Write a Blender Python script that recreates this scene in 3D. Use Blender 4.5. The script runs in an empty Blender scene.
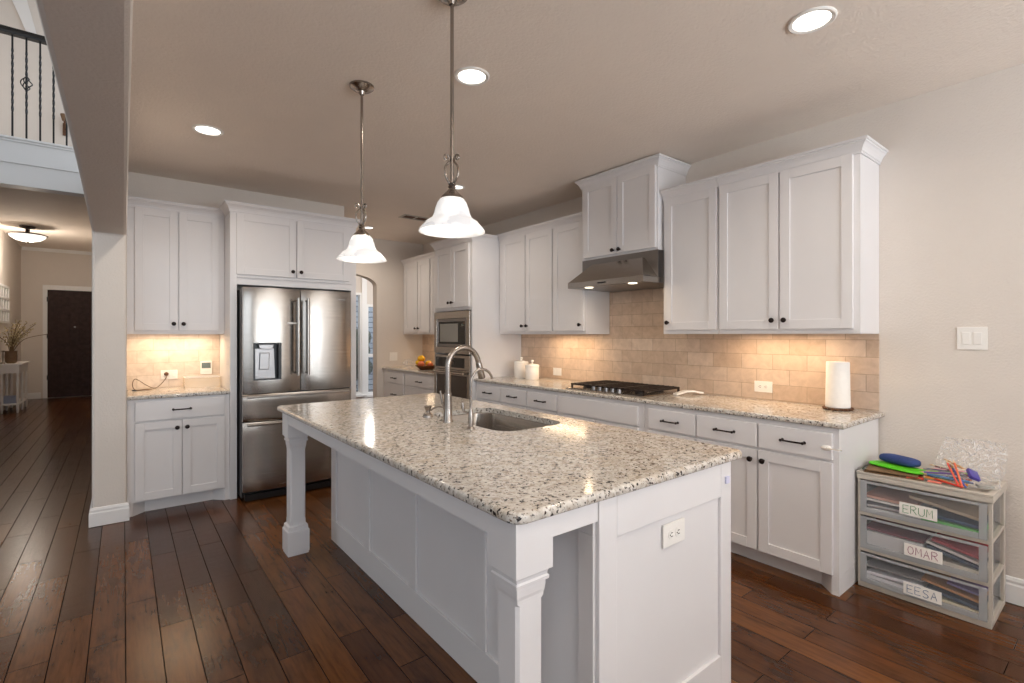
import bpy, bmesh, math, random
from mathutils import Vector, Matrix
PI = math.pi
S = bpy.context.scene
COL = S.collection
random.seed(7)

# ------------------------------------------------------------------ camera
cam_d = bpy.data.cameras.new('camera')
cam_d.sensor_width = 36.0
cam_d.lens = 495.7 / 1024 * 36.0
cam_d.shift_y = -6.5 / 1024
cam_d.clip_start = 0.02
cam = bpy.data.objects.new('camera', cam_d)
cam.location = (0, 0, 1.374)
cam.rotation_euler = (PI / 2, 0, -0.665)
COL.objects.link(cam)
S.camera = cam

# ------------------------------------------------------------------ world, exposure
S.view_settings.view_transform = 'Standard'
S.view_settings.look = 'None'
S.view_settings.gamma = 1.0
S.view_settings.use_curve_mapping = False
S.view_settings.exposure = 0.0
world = bpy.data.worlds.new('overcast_sky')
S.world = world
world.use_nodes = True
wn = world.node_tree.nodes
wn['Background'].inputs['Color'].default_value = (0.80, 0.90, 1.0, 1)
wn['Background'].inputs['Strength'].default_value = 1.25
S.cycles.use_denoising = True
S.cycles.max_bounces = 10
S.cycles.diffuse_bounces = 5
S.cycles.glossy_bounces = 5
S.cycles.transparent_max_bounces = 12
S.cycles.sample_clamp_indirect = 6.0
S.cycles.caustics_reflective = False
S.cycles.caustics_refractive = False

# ------------------------------------------------------------------ daylight and lamps
def light(name, kind, loc, energy, color, rot=(0, 0, 0), size=None, size_y=None, shape=None, **kw):
    d = bpy.data.lights.new(name, kind)
    d.energy = energy
    d.color = color
    if size is not None:
        if kind == 'AREA':
            d.shape = shape or ('RECTANGLE' if size_y else 'DISK')
            d.size = size
            if size_y:
                d.size_y = size_y
        else:
            d.shadow_soft_size = size
    for k, v in kw.items():
        setattr(d, k, v)
    o = bpy.data.objects.new(name, d)
    o.location = loc
    o.rotation_euler = rot
    COL.objects.link(o)
    return o

DAY = (0.84, 0.92, 1.0)
# windows of the rooms behind and beside the camera
for wx in (-0.05, 1.3, 2.65):
    light('daylight_back_window', 'AREA', (wx, -3.45, 1.45), 112, DAY, (PI / 2 + 1.28, 0, 0), 1.15, 2.2)
for wx in (-4.9, -3.6, -2.3):
    light('daylight_living_window', 'AREA', (wx, -3.45, 2.4), 30, (0.82, 0.91, 1.0), (PI / 2 + 0.75, 0, 0), 1.0, 3.8)
light('daylight_living_side', 'AREA', (-6.3, 2.5, 2.6), 8, DAY, (PI / 2, 0, -PI / 2), 5.0, 4.0)
light('daylight_stair_window', 'AREA', (-4.2, 8.6, 5.0), 8, DAY, (PI / 2, 0, PI), 2.0, 1.2)
light('breakfast_side_fill', 'AREA', (5.9, 7.9, 1.5), 40, DAY, (PI / 2, 0, PI / 2), 1.8, 1.6)  # added fill for the breakfast room; its side wall has no window
CANW = (1.0, 0.89, 0.76)
CANS = [(2.367, 0.896), (1.457, 2.204), (0.447, 3.877), (2.445, 3.940), (2.475, 6.13), (0.6, 0.1)]
for c in CANS:
    light('recessed_lamp', 'AREA', (c[0], c[1], 2.735), 7.0, CANW, (0, 0, 0), 0.13, spread=2.6)
UC = (1.0, 0.74, 0.47)
light('cabinet_strip_lamp', 'AREA', (3.40, 1.52, 1.372), 3.1, UC, (0, 0, 0), 0.06, 0.60)
light('cabinet_strip_lamp', 'AREA', (3.40, 3.52, 1.372), 3.1, UC, (0, 0, 0), 0.06, 0.60)
light('cabinet_strip_lamp', 'AREA', (3.40, 6.0, 1.372), 1.9, UC, (0, 0, 0), 0.06, 0.60)
light('cabinet_strip_lamp', 'AREA', (0.365, 5.12, 1.372), 2.8, (1.0, 0.76, 0.50), (0, 0, 0), 0.50, 0.06)
light('hood_lamp', 'AREA', (3.06, 2.86, 1.763), 0.75, UC, (0, 0, 0), 0.065)
light('hood_lamp', 'AREA', (3.06, 2.41, 1.763), 0.75, UC, (0, 0, 0), 0.065)
light('breakfast_room_fill', 'POINT', (3.3, 7.9, 2.1), 20, (1.0, 0.94, 0.86), size=0.15)  # unseen point light added to brighten the breakfast room
light('foyer_lamp', 'POINT', (-1.34, 12.1, 2.78), 26, CANW, size=0.15)
light('upstairs_lamp', 'POINT', (-1.6, 9.6, 5.2), 9, (1.0, 0.86, 0.76), size=0.2)

# ------------------------------------------------------------------ materials
def srgb(r, g, b):
    f = lambda c: (c / 255 / 12.92) if c / 255 <= 0.04045 else ((c / 255 + 0.055) / 1.055) ** 2.4
    return (f(r), f(g), f(b), 1)

class NT:
    def __init__(s, name):
        s.m = bpy.data.materials.new(name)
        s.m.use_nodes = True
        s.t = s.m.node_tree
        s.b = s.t.nodes['Principled BSDF']
        s.out = s.t.nodes['Material Output']
    def n(s, typ, **kw):
        nd = s.t.nodes.new(typ)
        for k, v in kw.items():
            if k.startswith('i_'):
                key = k[2:]
                key = int(key) if key.isdigit() else key.replace('_', ' ')
                nd.inputs[key].default_value = v
            else:
                setattr(nd, k, v)
        return nd
    def l(s, a, ao, b, bi):
        s.t.links.new(a.outputs[ao], b.inputs[bi])
    def ramp(s, stops, interp='LINEAR'):
        r = s.t.nodes.new('ShaderNodeValToRGB')
        r.color_ramp.interpolation = interp
        e = r.color_ramp.elements
        while len(e) < len(stops):
            e.new(0.5)
        for el, (p, c) in zip(e, stops):
            el.position = p
            el.color = c if len(c) == 4 else (*c, 1)
        return r
    def pos(s, scale=(1, 1, 1), rot=(0, 0, 0), loc=(0, 0, 0), obj=False):
        if obj:
            g = s.t.nodes.new('ShaderNodeTexCoord'); o = 'Object'
        else:
            g = s.t.nodes.new('ShaderNodeNewGeometry'); o = 'Position'
        mp = s.t.nodes.new('ShaderNodeMapping')
        mp.inputs['Scale'].default_value = scale
        mp.inputs['Rotation'].default_value = rot
        mp.inputs['Location'].default_value = loc
        s.t.links.new(g.outputs[o], mp.inputs['Vector'])
        return mp
    def mix(s, mode, fac, a, b):
        m = s.t.nodes.new('ShaderNodeMix')
        m.data_type = 'RGBA'
        m.blend_type = mode
        for sock, v in ((m.inputs[0], fac), (m.inputs[6], a), (m.inputs[7], b)):
            if isinstance(v, tuple) and hasattr(v[0], 'outputs'):
                s.t.links.new(v[0].outputs[v[1]], sock)
            else:
                sock.default_value = v
        return m

def simple(name, col, rough=0.5, metal=0.0, bump=0.0, bscale=200.0, spec=0.5, emit=None, var=0.0, vscale=6.0):
    t = NT(name)
    t.b.inputs['Base Color'].default_value = col
    t.b.inputs['Roughness'].default_value = rough
    t.b.inputs['Metallic'].default_value = metal
    t.b.inputs['Specular IOR Level'].default_value = spec
    if emit:
        t.b.inputs['Emission Color'].default_value = emit[0]
        t.b.inputs['Emission Strength'].default_value = emit[1]
    p = t.pos()
    nz = t.n('ShaderNodeTexNoise', i_Scale=vscale, i_Detail=3.0)
    t.l(p, 'Vector', nz, 'Vector')
    if var > 0:
        a = tuple(min(1, c * (1 - var)) for c in col[:3]) + (1,)
        b = tuple(min(1, c * (1 + var)) for c in col[:3]) + (1,)
        r = t.ramp([(0.3, a), (0.7, b)])
        t.l(nz, 'Fac', r, 'Fac')
        t.l(r, 'Color', t.b, 'Base Color')
    if bump > 0:
        n2 = t.n('ShaderNodeTexNoise', i_Scale=bscale, i_Detail=4.0)
        t.l(p, 'Vector', n2, 'Vector')
        bp = t.n('ShaderNodeBump', i_Strength=min(1.0, bump), i_Distance=0.004 if bump < 0.4 else 0.006)
        t.l(n2, 'Fac', bp, 'Height')
        t.l(bp, 'Normal', t.b, 'Normal')
    return t.m

M = {}
M['cab'] = simple('white_cabinet_paint', srgb(226, 223, 223), 0.38, bump=0.02, bscale=60, var=0.015, vscale=3)
M['cab_in'] = simple('white_cabinet_panel', srgb(230, 227, 226), 0.42, bump=0.02, bscale=60)
M['wall'] = simple('beige_wall_paint', srgb(221, 212, 203), 0.75, bump=0.42, bscale=85, var=0.012)
M['ceil'] = simple('beige_ceiling_paint', srgb(240, 228, 216), 0.8, bump=0.55, bscale=70, var=0.012)
M['trim'] = simple('white_trim_paint', srgb(236, 234, 232), 0.4, bump=0.01, bscale=40)
M['bronze'] = simple('oil_rubbed_bronze', srgb(44, 34, 32), 0.35, 0.7, bump=0.02, bscale=300)
M['nickel'] = simple('brushed_nickel', srgb(156, 147, 139), 0.26, 1.0, bump=0.02, bscale=400)
M['black'] = simple('black_plastic', srgb(22, 21, 22), 0.35, bump=0.02, bscale=300)
M['blackglass'] = simple('black_oven_glass', srgb(16, 14, 14), 0.06, bump=0.002, bscale=20)
M['bglass2'] = simple('brown_oven_window', srgb(62, 50, 42), 0.08, bump=0.002, bscale=20)
M['iron'] = simple('black_cast_iron', srgb(40, 29, 24), 0.5, 0.2, bump=0.15, bscale=300)
M['plate'] = simple('white_plastic', srgb(240, 236, 230), 0.35, bump=0.01, bscale=100)
M['slot'] = simple('dark_slot', srgb(70, 64, 60), 0.6, bump=0.01)
M['ceramic'] = simple('white_ceramic', srgb(240, 234, 226), 0.18, bump=0.01, bscale=30)
M['paper'] = simple('white_paper', srgb(244, 240, 234), 0.85, bump=0.2, bscale=120, var=0.02, vscale=40)
M['wood_dark'] = simple('dark_brown_wood', srgb(92, 58, 32), 0.5, bump=0.1, bscale=80, var=0.3, vscale=30)
M['darkdoor'] = simple('black_brown_door', srgb(60, 44, 40), 0.5, bump=0.05, bscale=60, spec=0.15, var=0.3, vscale=12)
M['cord'] = simple('brown_cord', srgb(96, 70, 48), 0.6, bump=0.02)
M['lcd'] = simple('grey_lcd', srgb(96, 106, 98), 0.25, bump=0.01)
M['taupe'] = simple('taupe_plastic', srgb(192, 184, 172), 0.45, bump=0.03, bscale=150)
M['vase'] = simple('brown_vase', srgb(120, 92, 66), 0.4, bump=0.05, var=0.2)
M['twig'] = simple('dry_twigs', srgb(120, 100, 74), 0.8, bump=0.05, var=0.3, vscale=40)
M['bud'] = simple('cream_buds', srgb(190, 175, 140), 0.8, bump=0.05, var=0.2, vscale=50)
M['yellow'] = simple('yellow_fruit', srgb(250, 190, 22), 0.45, bump=0.05, var=0.08, vscale=50)
M['peach'] = simple('peach_fruit', srgb(226, 120, 74), 0.5, bump=0.05, var=0.2, vscale=40)
M['wicker'] = simple('brown_wicker', srgb(110, 66, 30), 0.6, bump=0.4, bscale=150, var=0.3, vscale=60)
M['green'] = simple('lime_green_fabric', srgb(92, 205, 22), 0.5, bump=0.05, bscale=200, var=0.05)
M['blue'] = simple('navy_blue_fabric', srgb(46, 66, 124), 0.8, bump=0.3, bscale=250, var=0.15, vscale=30)
M['kraft'] = simple('brown_card', srgb(122, 92, 60), 0.7, bump=0.05, var=0.12)
M['red'] = simple('red_card', srgb(200, 60, 40), 0.5, bump=0.02)
M['pink'] = simple('salmon_eraser', srgb(226, 128, 110), 0.6, bump=0.02)
M['hedge'] = simple('dark_foliage', srgb(40, 56, 34), 0.8, bump=0.5, bscale=30, var=0.5, vscale=12)
M['soil'] = simple('grey_ground', srgb(120, 118, 110), 0.9, bump=0.2)
M['purple'] = simple('violet_box', srgb(70, 60, 150), 0.4, bump=0.02)
M['grey'] = simple('grey_plastic', srgb(150, 146, 138), 0.5, bump=0.02)

def mat_steel():
    t = NT('brushed_stainless')
    t.b.inputs['Metallic'].default_value = 1.0
    p = t.pos(scale=(3, 3, 900))
    nz = t.n('ShaderNodeTexNoise', i_Scale=1.0, i_Detail=2.0)
    t.l(p, 'Vector', nz, 'Vector')
    r = t.ramp([(0.3, srgb(160, 153, 146)), (0.7, srgb(180, 173, 165))])
    t.l(nz, 'Fac', r, 'Fac')
    t.l(r, 'Color', t.b, 'Base Color')
    mr = t.n('ShaderNodeMapRange', i_3=0.20, i_4=0.30)
    t.l(nz, 'Fac', mr, 0)
    t.l(mr, 0, t.b, 'Roughness')
    return t.m
M['steel'] = mat_steel()
M['steel_dark'] = simple('dark_stainless', srgb(140, 136, 134), 0.28, 1.0, bump=0.02, bscale=300)

def mat_floor():
    t = NT('walnut_plank_floor')
    p = t.pos(rot=(0, 0, PI / 2), loc=(0.0, -0.008, 0))
    br = t.n('ShaderNodeTexBrick', offset=0.37, offset_frequency=2, squash=1.0, i_Scale=1.0,
             i_Mortar_Size=0.0020, i_Mortar_Smooth=0.3, i_Bias=0.0, i_Brick_Width=0.95, i_Row_Height=0.127)
    br.inputs['Color1'].default_value = (0, 0, 0, 1)
    br.inputs['Color2'].default_value = (1, 1, 1, 1)
    br.inputs['Mortar'].default_value = (0.5, 0.5, 0.5, 1)
    t.l(p, 'Vector', br, 'Vector')
    # grain
    pg = t.pos(scale=(26, 2.0, 1))
    wob = t.mix('ADD', 1.0, (pg, 'Vector'), (br, 'Color'))
    g = t.n('ShaderNodeTexNoise', i_Scale=2.4, i_Detail=6.0, i_Roughness=0.62, i_Distortion=0.35)
    t.l(wob, 2, g, 'Vector')
    pk = t.pos(scale=(6, 2.6, 1))
    wob2 = t.mix('ADD', 1.0, (pk, 'Vector'), (br, 'Color'))
    k = t.n('ShaderNodeTexNoise', i_Scale=1.3, i_Detail=4.0, i_Roughness=0.6)
    t.l(wob2, 2, k, 'Vector')
    base = t.ramp([(0.0, srgb(68, 38, 18)), (0.5, srgb(84, 49, 23)), (1.0, srgb(104, 64, 31))])
    t.l(br, 'Color', base, 'Fac')
    gr = t.ramp([(0.28, (0.52, 0.47, 0.43)), (0.5, (0.95, 0.95, 0.95)), (0.72, (1.25, 1.2, 1.15))])
    t.l(g, 'Fac', gr, 'Fac')
    m1 = t.mix('MULTIPLY', 0.8, (base, 'Color'), (gr, 'Color'))
    kr = t.ramp([(0.30, (0.36, 0.30, 0.26)), (0.47, (1, 1, 1)), (0.75, (1.25, 1.2, 1.12))])
    t.l(k, 'Fac', kr, 'Fac')
    m2 = t.mix('MULTIPLY', 0.8, (m1, 2), (kr, 'Color'))
    seam = t.mix('MIX', (br, 'Fac'), (m2, 2), srgb(16, 10, 7))
    t.l(seam, 2, t.b, 'Base Color')
    ro = t.n('ShaderNodeMapRange', i_1=0.3, i_2=0.7, i_3=0.21, i_4=0.27)
    t.l(g, 'Fac', ro, 0)
    rs = t.n('ShaderNodeMath', operation='ADD', use_clamp=True)
    rm = t.n('ShaderNodeMath', operation='MULTIPLY', i_1=0.7)
    t.l(br, 'Fac', rm, 0); t.l(rm, 0, rs, 0); t.l(ro, 0, rs, 1)
    t.l(rs, 0, t.b, 'Roughness')
    sp_ = t.n('ShaderNodeMapRange', i_3=0.34, i_4=0.02)
    t.l(br, 'Fac', sp_, 0)
    t.l(sp_, 0, t.b, 'Specular IOR Level')
    # bump: seams + scraping
    ps = t.pos(scale=(5, 16, 1))
    sc = t.n('ShaderNodeTexNoise', i_Scale=1.4, i_Detail=2.0)
    t.l(ps, 'Vector', sc, 'Vector')
    b1 = t.n('ShaderNodeBump', i_Strength=0.16, i_Distance=0.004)
    t.l(sc, 'Fac', b1, 'Height')
    inv = t.n('ShaderNodeMath', operation='SUBTRACT', i_0=1.0)
    t.l(br, 'Fac', inv, 1)
    b2 = t.n('ShaderNodeBump', i_Strength=0.8, i_Distance=0.004)
    t.l(inv, 0, b2, 'Height')
    t.l(b1, 'Normal', b2, 'Normal')
    t.l(b2, 'Normal', t.b, 'Normal')
    return t.m
M['floor'] = mat_floor()

def mat_granite():
    t = NT('cream_granite')
    p = t.pos()
    big = t.n('ShaderNodeTexNoise', i_Scale=7.0, i_Detail=5.0, i_Roughness=0.65, i_Distortion=0.6)
    mid = t.n('ShaderNodeTexNoise', i_Scale=42.0, i_Detail=4.0, i_Roughness=0.6, i_Distortion=0.4)
    vo = t.n('ShaderNodeTexVoronoi', i_Scale=95.0)
    sp = t.n('ShaderNodeTexNoise', i_Scale=75.0, i_Detail=3.0, i_Roughness=0.55)
    sp2 = t.n('ShaderNodeTexNoise', i_Scale=120.0, i_Detail=2.0)
    for x in (big, mid, vo, sp, sp2):
        t.l(p, 'Vector', x, 'Vector')
    base = t.ramp([(0.3, srgb(168, 155, 140)), (0.47, srgb(202, 195, 186)), (0.7, srgb(218, 213, 206))])
    t.l(mid, 'Fac', base, 'Fac')
    tan = t.ramp([(0.52, (0, 0, 0)), (0.66, (1, 1, 1))])
    t.l(big, 'Fac', tan, 'Fac')
    m1 = t.mix('MIX', (tan, 'Color'), (base, 'Color'), srgb(190, 174, 150))
    m1b = t.mix('MIX', 0.45, (base, 'Color'), (m1, 2))
    cell = t.ramp([(0.0, (0.82, 0.8, 0.78)), (0.6, (1, 1, 1)), (1.0, (1.06, 1.06, 1.06))])
    sepv = t.n('ShaderNodeSeparateColor')
    t.l(vo, 'Color', sepv, 0)
    t.l(sepv, 0, cell, 'Fac')
    m2 = t.mix('MULTIPLY', 1.0, (m1b, 2), (cell, 'Color'))
    dk = t.ramp([(0.585, (0, 0, 0)), (0.62, (1, 1, 1))])
    t.l(sp, 'Fac', dk, 'Fac')
    m3 = t.mix('MIX', (dk, 'Color'), (m2, 2), srgb(52, 46, 44))
    gy = t.ramp([(0.62, (0, 0, 0)), (0.68, (1, 1, 1))])
    t.l(sp2, 'Fac', gy, 'Fac')
    m4 = t.mix('MIX', (gy, 'Color'), (m3, 2), srgb(120, 104, 92))
    t.l(m4, 2, t.b, 'Base Color')
    t.b.inputs['Roughness'].default_value = 0.12
    return t.m
M['granite'] = mat_granite()

def mat_tile(name, rot, c1, c2, grout, off=0.0):
    t = NT(name)
    g = t.n('ShaderNodeNewGeometry')
    sep = t.n('ShaderNodeSeparateXYZ')
    t.l(g, 'Position', sep, 0)
    comb = t.n('ShaderNodeCombineXYZ')
    t.l(sep, rot, comb, 0)
    sub = t.n('ShaderNodeMath', operation='SUBTRACT', i_1=0.920 - 0.106 * 4)
    t.l(sep, 2, sub, 0)
    t.l(sub, 0, comb, 1)
    mp = t.n('ShaderNodeMapping')
    mp.inputs['Location'].default_value = (off, 0, 0)
    t.l(comb, 0, mp, 0)
    br = t.n('ShaderNodeTexBrick', offset=0.5, i_Scale=1.0, i_Mortar_Size=0.0024, i_Mortar_Smooth=0.3,
             i_Brick_Width=0.222, i_Row_Height=0.106)
    br.inputs['Color1'].default_value = c1
    br.inputs['Color2'].default_value = c2
    br.inputs['Mortar'].default_value = grout
    t.l(mp, 0, br, 'Vector')
    p = t.pos()
    nz = t.n('ShaderNodeTexNoise', i_Scale=14.0, i_Detail=6.0, i_Roughness=0.65, i_Distortion=0.5)
    t.l(p, 'Vector', nz, 'Vector')
    r = t.ramp([(0.3, (0.82, 0.79, 0.76)), (0.65, (1.07, 1.06, 1.05))])
    t.l(nz, 'Fac', r, 'Fac')
    m = t.mix('MULTIPLY', 0.85, (br, 'Color'), (r, 'Color'))
    t.l(m, 2, t.b, 'Base Color')
    t.b.inputs['Roughness'].default_value = 0.36
    inv = t.n('ShaderNodeMath', operation='SUBTRACT', i_0=1.0)
    t.l(br, 'Fac', inv, 1)
    bp = t.n('ShaderNodeBump', i_Strength=0.5, i_Distance=0.003)
    t.l(inv, 0, bp, 'Height')
    t.l(bp, 'Normal', t.b, 'Normal')
    return t.m
M['tile_r'] = mat_tile('travertine_tile_right', 1, srgb(216, 195, 176), srgb(201, 176, 154), srgb(178, 156, 136), 0.06)
M['tile_l'] = mat_tile('travertine_tile_nook', 0, srgb(226, 212, 198), srgb(218, 202, 186), srgb(204, 188, 170), 0.02)

def mat_shade():
    t = NT('glowing_alabaster_glass')
    p = t.pos(obj=True)
    nz = t.n('ShaderNodeTexNoise', i_Scale=10.0, i_Detail=2.0, i_Distortion=1.4)
    t.l(p, 'Vector', nz, 'Vector')
    r = t.ramp([(0.38, (0.66, 0.66, 0.67)), (0.62, (1, 0.985, 0.96))])
    t.l(nz, 'Fac', r, 'Fac')
    t.l(r, 'Color', t.b, 'Base Color')
    t.l(r, 'Color', t.b, 'Emission Color')
    t.b.inputs['Emission Strength'].default_value = 0.40
    t.b.inputs['Roughness'].default_value = 0.25
    return t.m
M['shade'] = mat_shade()
M['bulb'] = simple('lit_bulb', (1, 1, 1, 1), 0.5, emit=((1.0, 0.95, 0.88, 1), 6.0))
M['lens'] = simple('lit_lamp_lens', (1, 1, 1, 1), 0.5, emit=((1.0, 0.96, 0.90, 1), 4.0))
M['hoodlens'] = simple('lit_hood_lens', (1, 1, 1, 1), 0.5, emit=((1.0, 0.86, 0.62, 1), 3.0))
M['lampglass'] = simple('lit_frosted_bowl', (1, 1, 1, 1), 0.4, emit=((1.0, 0.94, 0.84, 1), 1.2))

def mat_clear(name, col, alpha, rough=0.1, bump=0.0, bscale=40, wrinkle=None):
    t = NT(name)
    tr = t.n('ShaderNodeBsdfTransparent')
    mx = t.n('ShaderNodeMixShader')
    mx.inputs[0].default_value = alpha
    t.b.inputs['Base Color'].default_value = col
    t.b.inputs['Roughness'].default_value = rough
    if bump:
        p = t.pos()
        nz = t.n('ShaderNodeTexNoise', i_Scale=bscale, i_Detail=3.0)
        t.l(p, 'Vector', nz, 'Vector')
        bp = t.n('ShaderNodeBump', i_Strength=bump, i_Distance=0.02)
        t.l(nz, 'Fac', bp, 'Height')
        t.l(bp, 'Normal', t.b, 'Normal')
    if wrinkle:
        p2 = t.pos()
        n3 = t.n('ShaderNodeTexNoise', i_Scale=13.0, i_Detail=3.0, i_Distortion=2.5)
        t.l(p2, 'Vector', n3, 'Vector')
        rr = t.ramp([(0.46, (alpha, alpha, alpha)), (0.50, (wrinkle, wrinkle, wrinkle)), (0.535, (alpha, alpha, alpha))])
        t.l(n3, 'Fac', rr, 'Fac')
        t.l(rr, 'Color', mx, 0)
    t.l(tr, 0, mx, 1)
    t.l(t.b, 0, mx, 2)
    t.l(mx, 0, t.out, 0)
    return t.m
M['drawer'] = mat_clear('translucent_drawer_plastic', srgb(186, 190, 196), 0.11, 0.25)
M['drawer_edge'] = mat_clear('frosted_drawer_plastic', srgb(190, 192, 194), 0.55, 0.35)
M['bag'] = mat_clear('clear_plastic_bag', srgb(240, 240, 243), 0.07, 0.08, 0.9, 30, 0.42)
M['wrap'] = mat_clear('clear_plastic_wrap', srgb(240, 225, 205), 0.32, 0.1, 0.9, 60, 0.8)
M['pane'] = mat_clear('window_glass', srgb(235, 240, 245), 0.07, 0.02)
M['acrylic'] = mat_clear('clear_acrylic', srgb(250, 238, 220), 0.35, 0.1)
def col_mat(name, rgb, rough=0.55):
    if name not in M:
        M[name] = simple(name, srgb(*rgb), rough, bump=0.02)
    return M[name]

def mat_siding():
    t = NT('pale_painted_brick')
    g = t.n('ShaderNodeNewGeometry')
    sep = t.n('ShaderNodeSeparateXYZ'); t.l(g, 'Position', sep, 0)
    comb = t.n('ShaderNodeCombineXYZ'); t.l(sep, 0, comb, 0); t.l(sep, 2, comb, 1)
    br = t.n('ShaderNodeTexBrick', i_Scale=1.0, i_Mortar_Size=0.012, i_Brick_Width=0.42, i_Row_Height=0.13)
    br.inputs['Color1'].default_value = srgb(205, 214, 226)
    br.inputs['Color2'].default_value = srgb(170, 182, 198)
    br.inputs['Mortar'].default_value = srgb(112, 122, 138)
    t.l(comb, 0, br, 'Vector')
    t.l(br, 'Color', t.b, 'Base Color')
    t.b.inputs['Roughness'].default_value = 0.9
    return t.m
M['siding'] = mat_siding()

# ------------------------------------------------------------------ mesh builder
class MB:
    def __init__(s, off=(0, 0, 0)):
        s.bm = bmesh.new()
        s.o = Vector(off)
    def v(s, p):
        return s.bm.verts.new(Vector(p) - s.o)
    def face(s, vs):
        try:
            return s.bm.faces.new(vs)
        except ValueError:
            return None
    def box(s, x0, y0, z0, x1, y1, z1, bev=0.0):
        c = [(x0, y0, z0), (x1, y0, z0), (x1, y1, z0), (x0, y1, z0), (x0, y0, z1), (x1, y0, z1), (x1, y1, z1), (x0, y1, z1)]
        vs = [s.v(p) for p in c]
        fs = [s.face([vs[i] for i in f]) for f in ((0, 3, 2, 1), (4, 5, 6, 7), (0, 1, 5, 4), (1, 2, 6, 5), (2, 3, 7, 6), (3, 0, 4, 7))]
        if bev > 0:
            es = list({e for f in fs for e in f.edges})
            bmesh.ops.bevel(s.bm, geom=es, offset=bev, segments=2, affect='EDGES', profile=0.6)
        return s
    def prism(s, poly, axis, a, b):
        """poly of 2D points extruded along axis ('x','y','z') from a to b"""
        def P(p, t):
            return {'x': (t, p[0], p[1]), 'y': (p[0], t, p[1]), 'z': (p[0], p[1], t)}[axis]
        A = [s.v(P(p, a)) for p in poly]
        B = [s.v(P(p, b)) for p in poly]
        n = len(poly)
        for i in range(n):
            s.face([A[i], A[(i + 1) % n], B[(i + 1) % n], B[i]])
        s.face(A[::-1]); s.face(B)
        return s
    def loft(s, rings, cap=True, closed=True):
        R = [[s.v(p) for p in r] for r in rings]
        n = len(R[0])
        for a, b in zip(R, R[1:]):
            for i in range(n if closed else n - 1):
                s.face([a[i], a[(i + 1) % n], b[(i + 1) % n], b[i]])
        if cap:
            s.face(R[0][::-1]); s.face(R[-1])
        return s
    def lathe(s, prof, c=(0, 0, 0), seg=28, axis='z', cap=True):
        rings = []
        for r, h in prof:
            ring = []
            for i in range(seg):
                a = 2 * PI * i / seg
                p, q = r * math.cos(a), r * math.sin(a)
                d = {'z': (p, q, h), '-y': (p, -h, q), 'y': (q, h, p), 'x': (h, p, q), '-x': (-h, q, p)}[axis]
                ring.append((c[0] + d[0], c[1] + d[1], c[2] + d[2]))
            rings.append(ring)
        return s.loft(rings, cap)
    def tube(s, pts, r, seg=10, rad=None):
        pts = [Vector(p) for p in pts]
        n = len(pts)
        tan = []
        for i in range(n):
            t = pts[min(i + 1, n - 1)] - pts[max(i - 1, 0)]
            tan.append(t.normalized())
        up = Vector((0, 0, 1)) if abs(tan[0].z) < 0.9 else Vector((1, 0, 0))
        nrm = (up - tan[0] * up.dot(tan[0])).normalized()
        rings = []
        for i in range(n):
            nrm = (nrm - tan[i] * nrm.dot(tan[i])).normalized()
            bi = tan[i].cross(nrm)
            rr = rad[i] if rad else r
            rings.append([tuple(pts[i] + rr * (math.cos(2 * PI * k / seg) * nrm + math.sin(2 * PI * k / seg) * bi)) for k in range(seg)])
        return s.loft(rings)
    def sweep(s, path, prof, closed=False):
        """moulding: prof [(out, z)] swept along an XY path; out is to the right of travel"""
        n = len(path)
        rings = []
        P = [Vector(p[:2]) for p in path]
        for i in range(n):
            d0 = (P[i] - P[i - 1]).normalized() if (i > 0 or closed) else (P[1] - P[0]).normalized()
            d1 = (P[(i + 1) % n] - P[i]).normalized() if (i < n - 1 or closed) else d0
            n0 = Vector((d0.y, -d0.x)); n1 = Vector((d1.y, -d1.x))
            m = (n0 + n1)
            m = m / max(1e-6, m.dot(n0))
            rings.append([(P[i].x + m.x * o, P[i].y + m.y * o, z) for o, z in prof])
        if closed:
            rings.append(rings[0])
        R = [[s.v(p) for p in r] for r in rings]
        k = len(prof)
        for a, b in zip(R, R[1:]):
            for i in range(k):
                s.face([a[i], a[(i + 1) % k], b[(i + 1) % k], b[i]])
        if not closed:
            s.face(R[0][::-1]); s.face(R[-1])
        return s
    def ball(s, c, r, sx=1, sy=1, sz=1, u=14, w=9):
        rings = []
        for j in range(1, w):
            th = PI * j / w
            rings.append([(c[0] + r * sx * math.sin(th) * math.cos(2 * PI * i / u), c[1] + r * sy * math.sin(th) * math.sin(2 * PI * i / u), c[2] - r * sz * math.cos(th)) for i in range(u)])
        return s.loft(rings)
    def build(s, name, mat, parent=None, smooth=False, bevel=0.0, loc=None, angle=40):
        bm = s.bm
        bmesh.ops.recalc_face_normals(bm, faces=bm.faces)
        me = bpy.data.meshes.new(name)
        bm.to_mesh(me); bm.free()
        o = bpy.data.objects.new(name, me)
        me.materials.append(mat)
        COL.objects.link(o)
        if parent: o.parent = parent
        if loc: o.location = loc
        elif s.o.length > 0 and not parent: o.location = s.o
        if smooth:
            for p in me.polygons: p.use_smooth = True
            try:
                me.set_sharp_from_angle(angle=math.radians(angle))
            except Exception:
                pass
        if bevel > 0:
            b = o.modifiers.new('bevel', 'BEVEL')
            b.width = bevel; b.segments = 2; b.limit_method = 'ANGLE'; b.angle_limit = math.radians(40)
        return o

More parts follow.
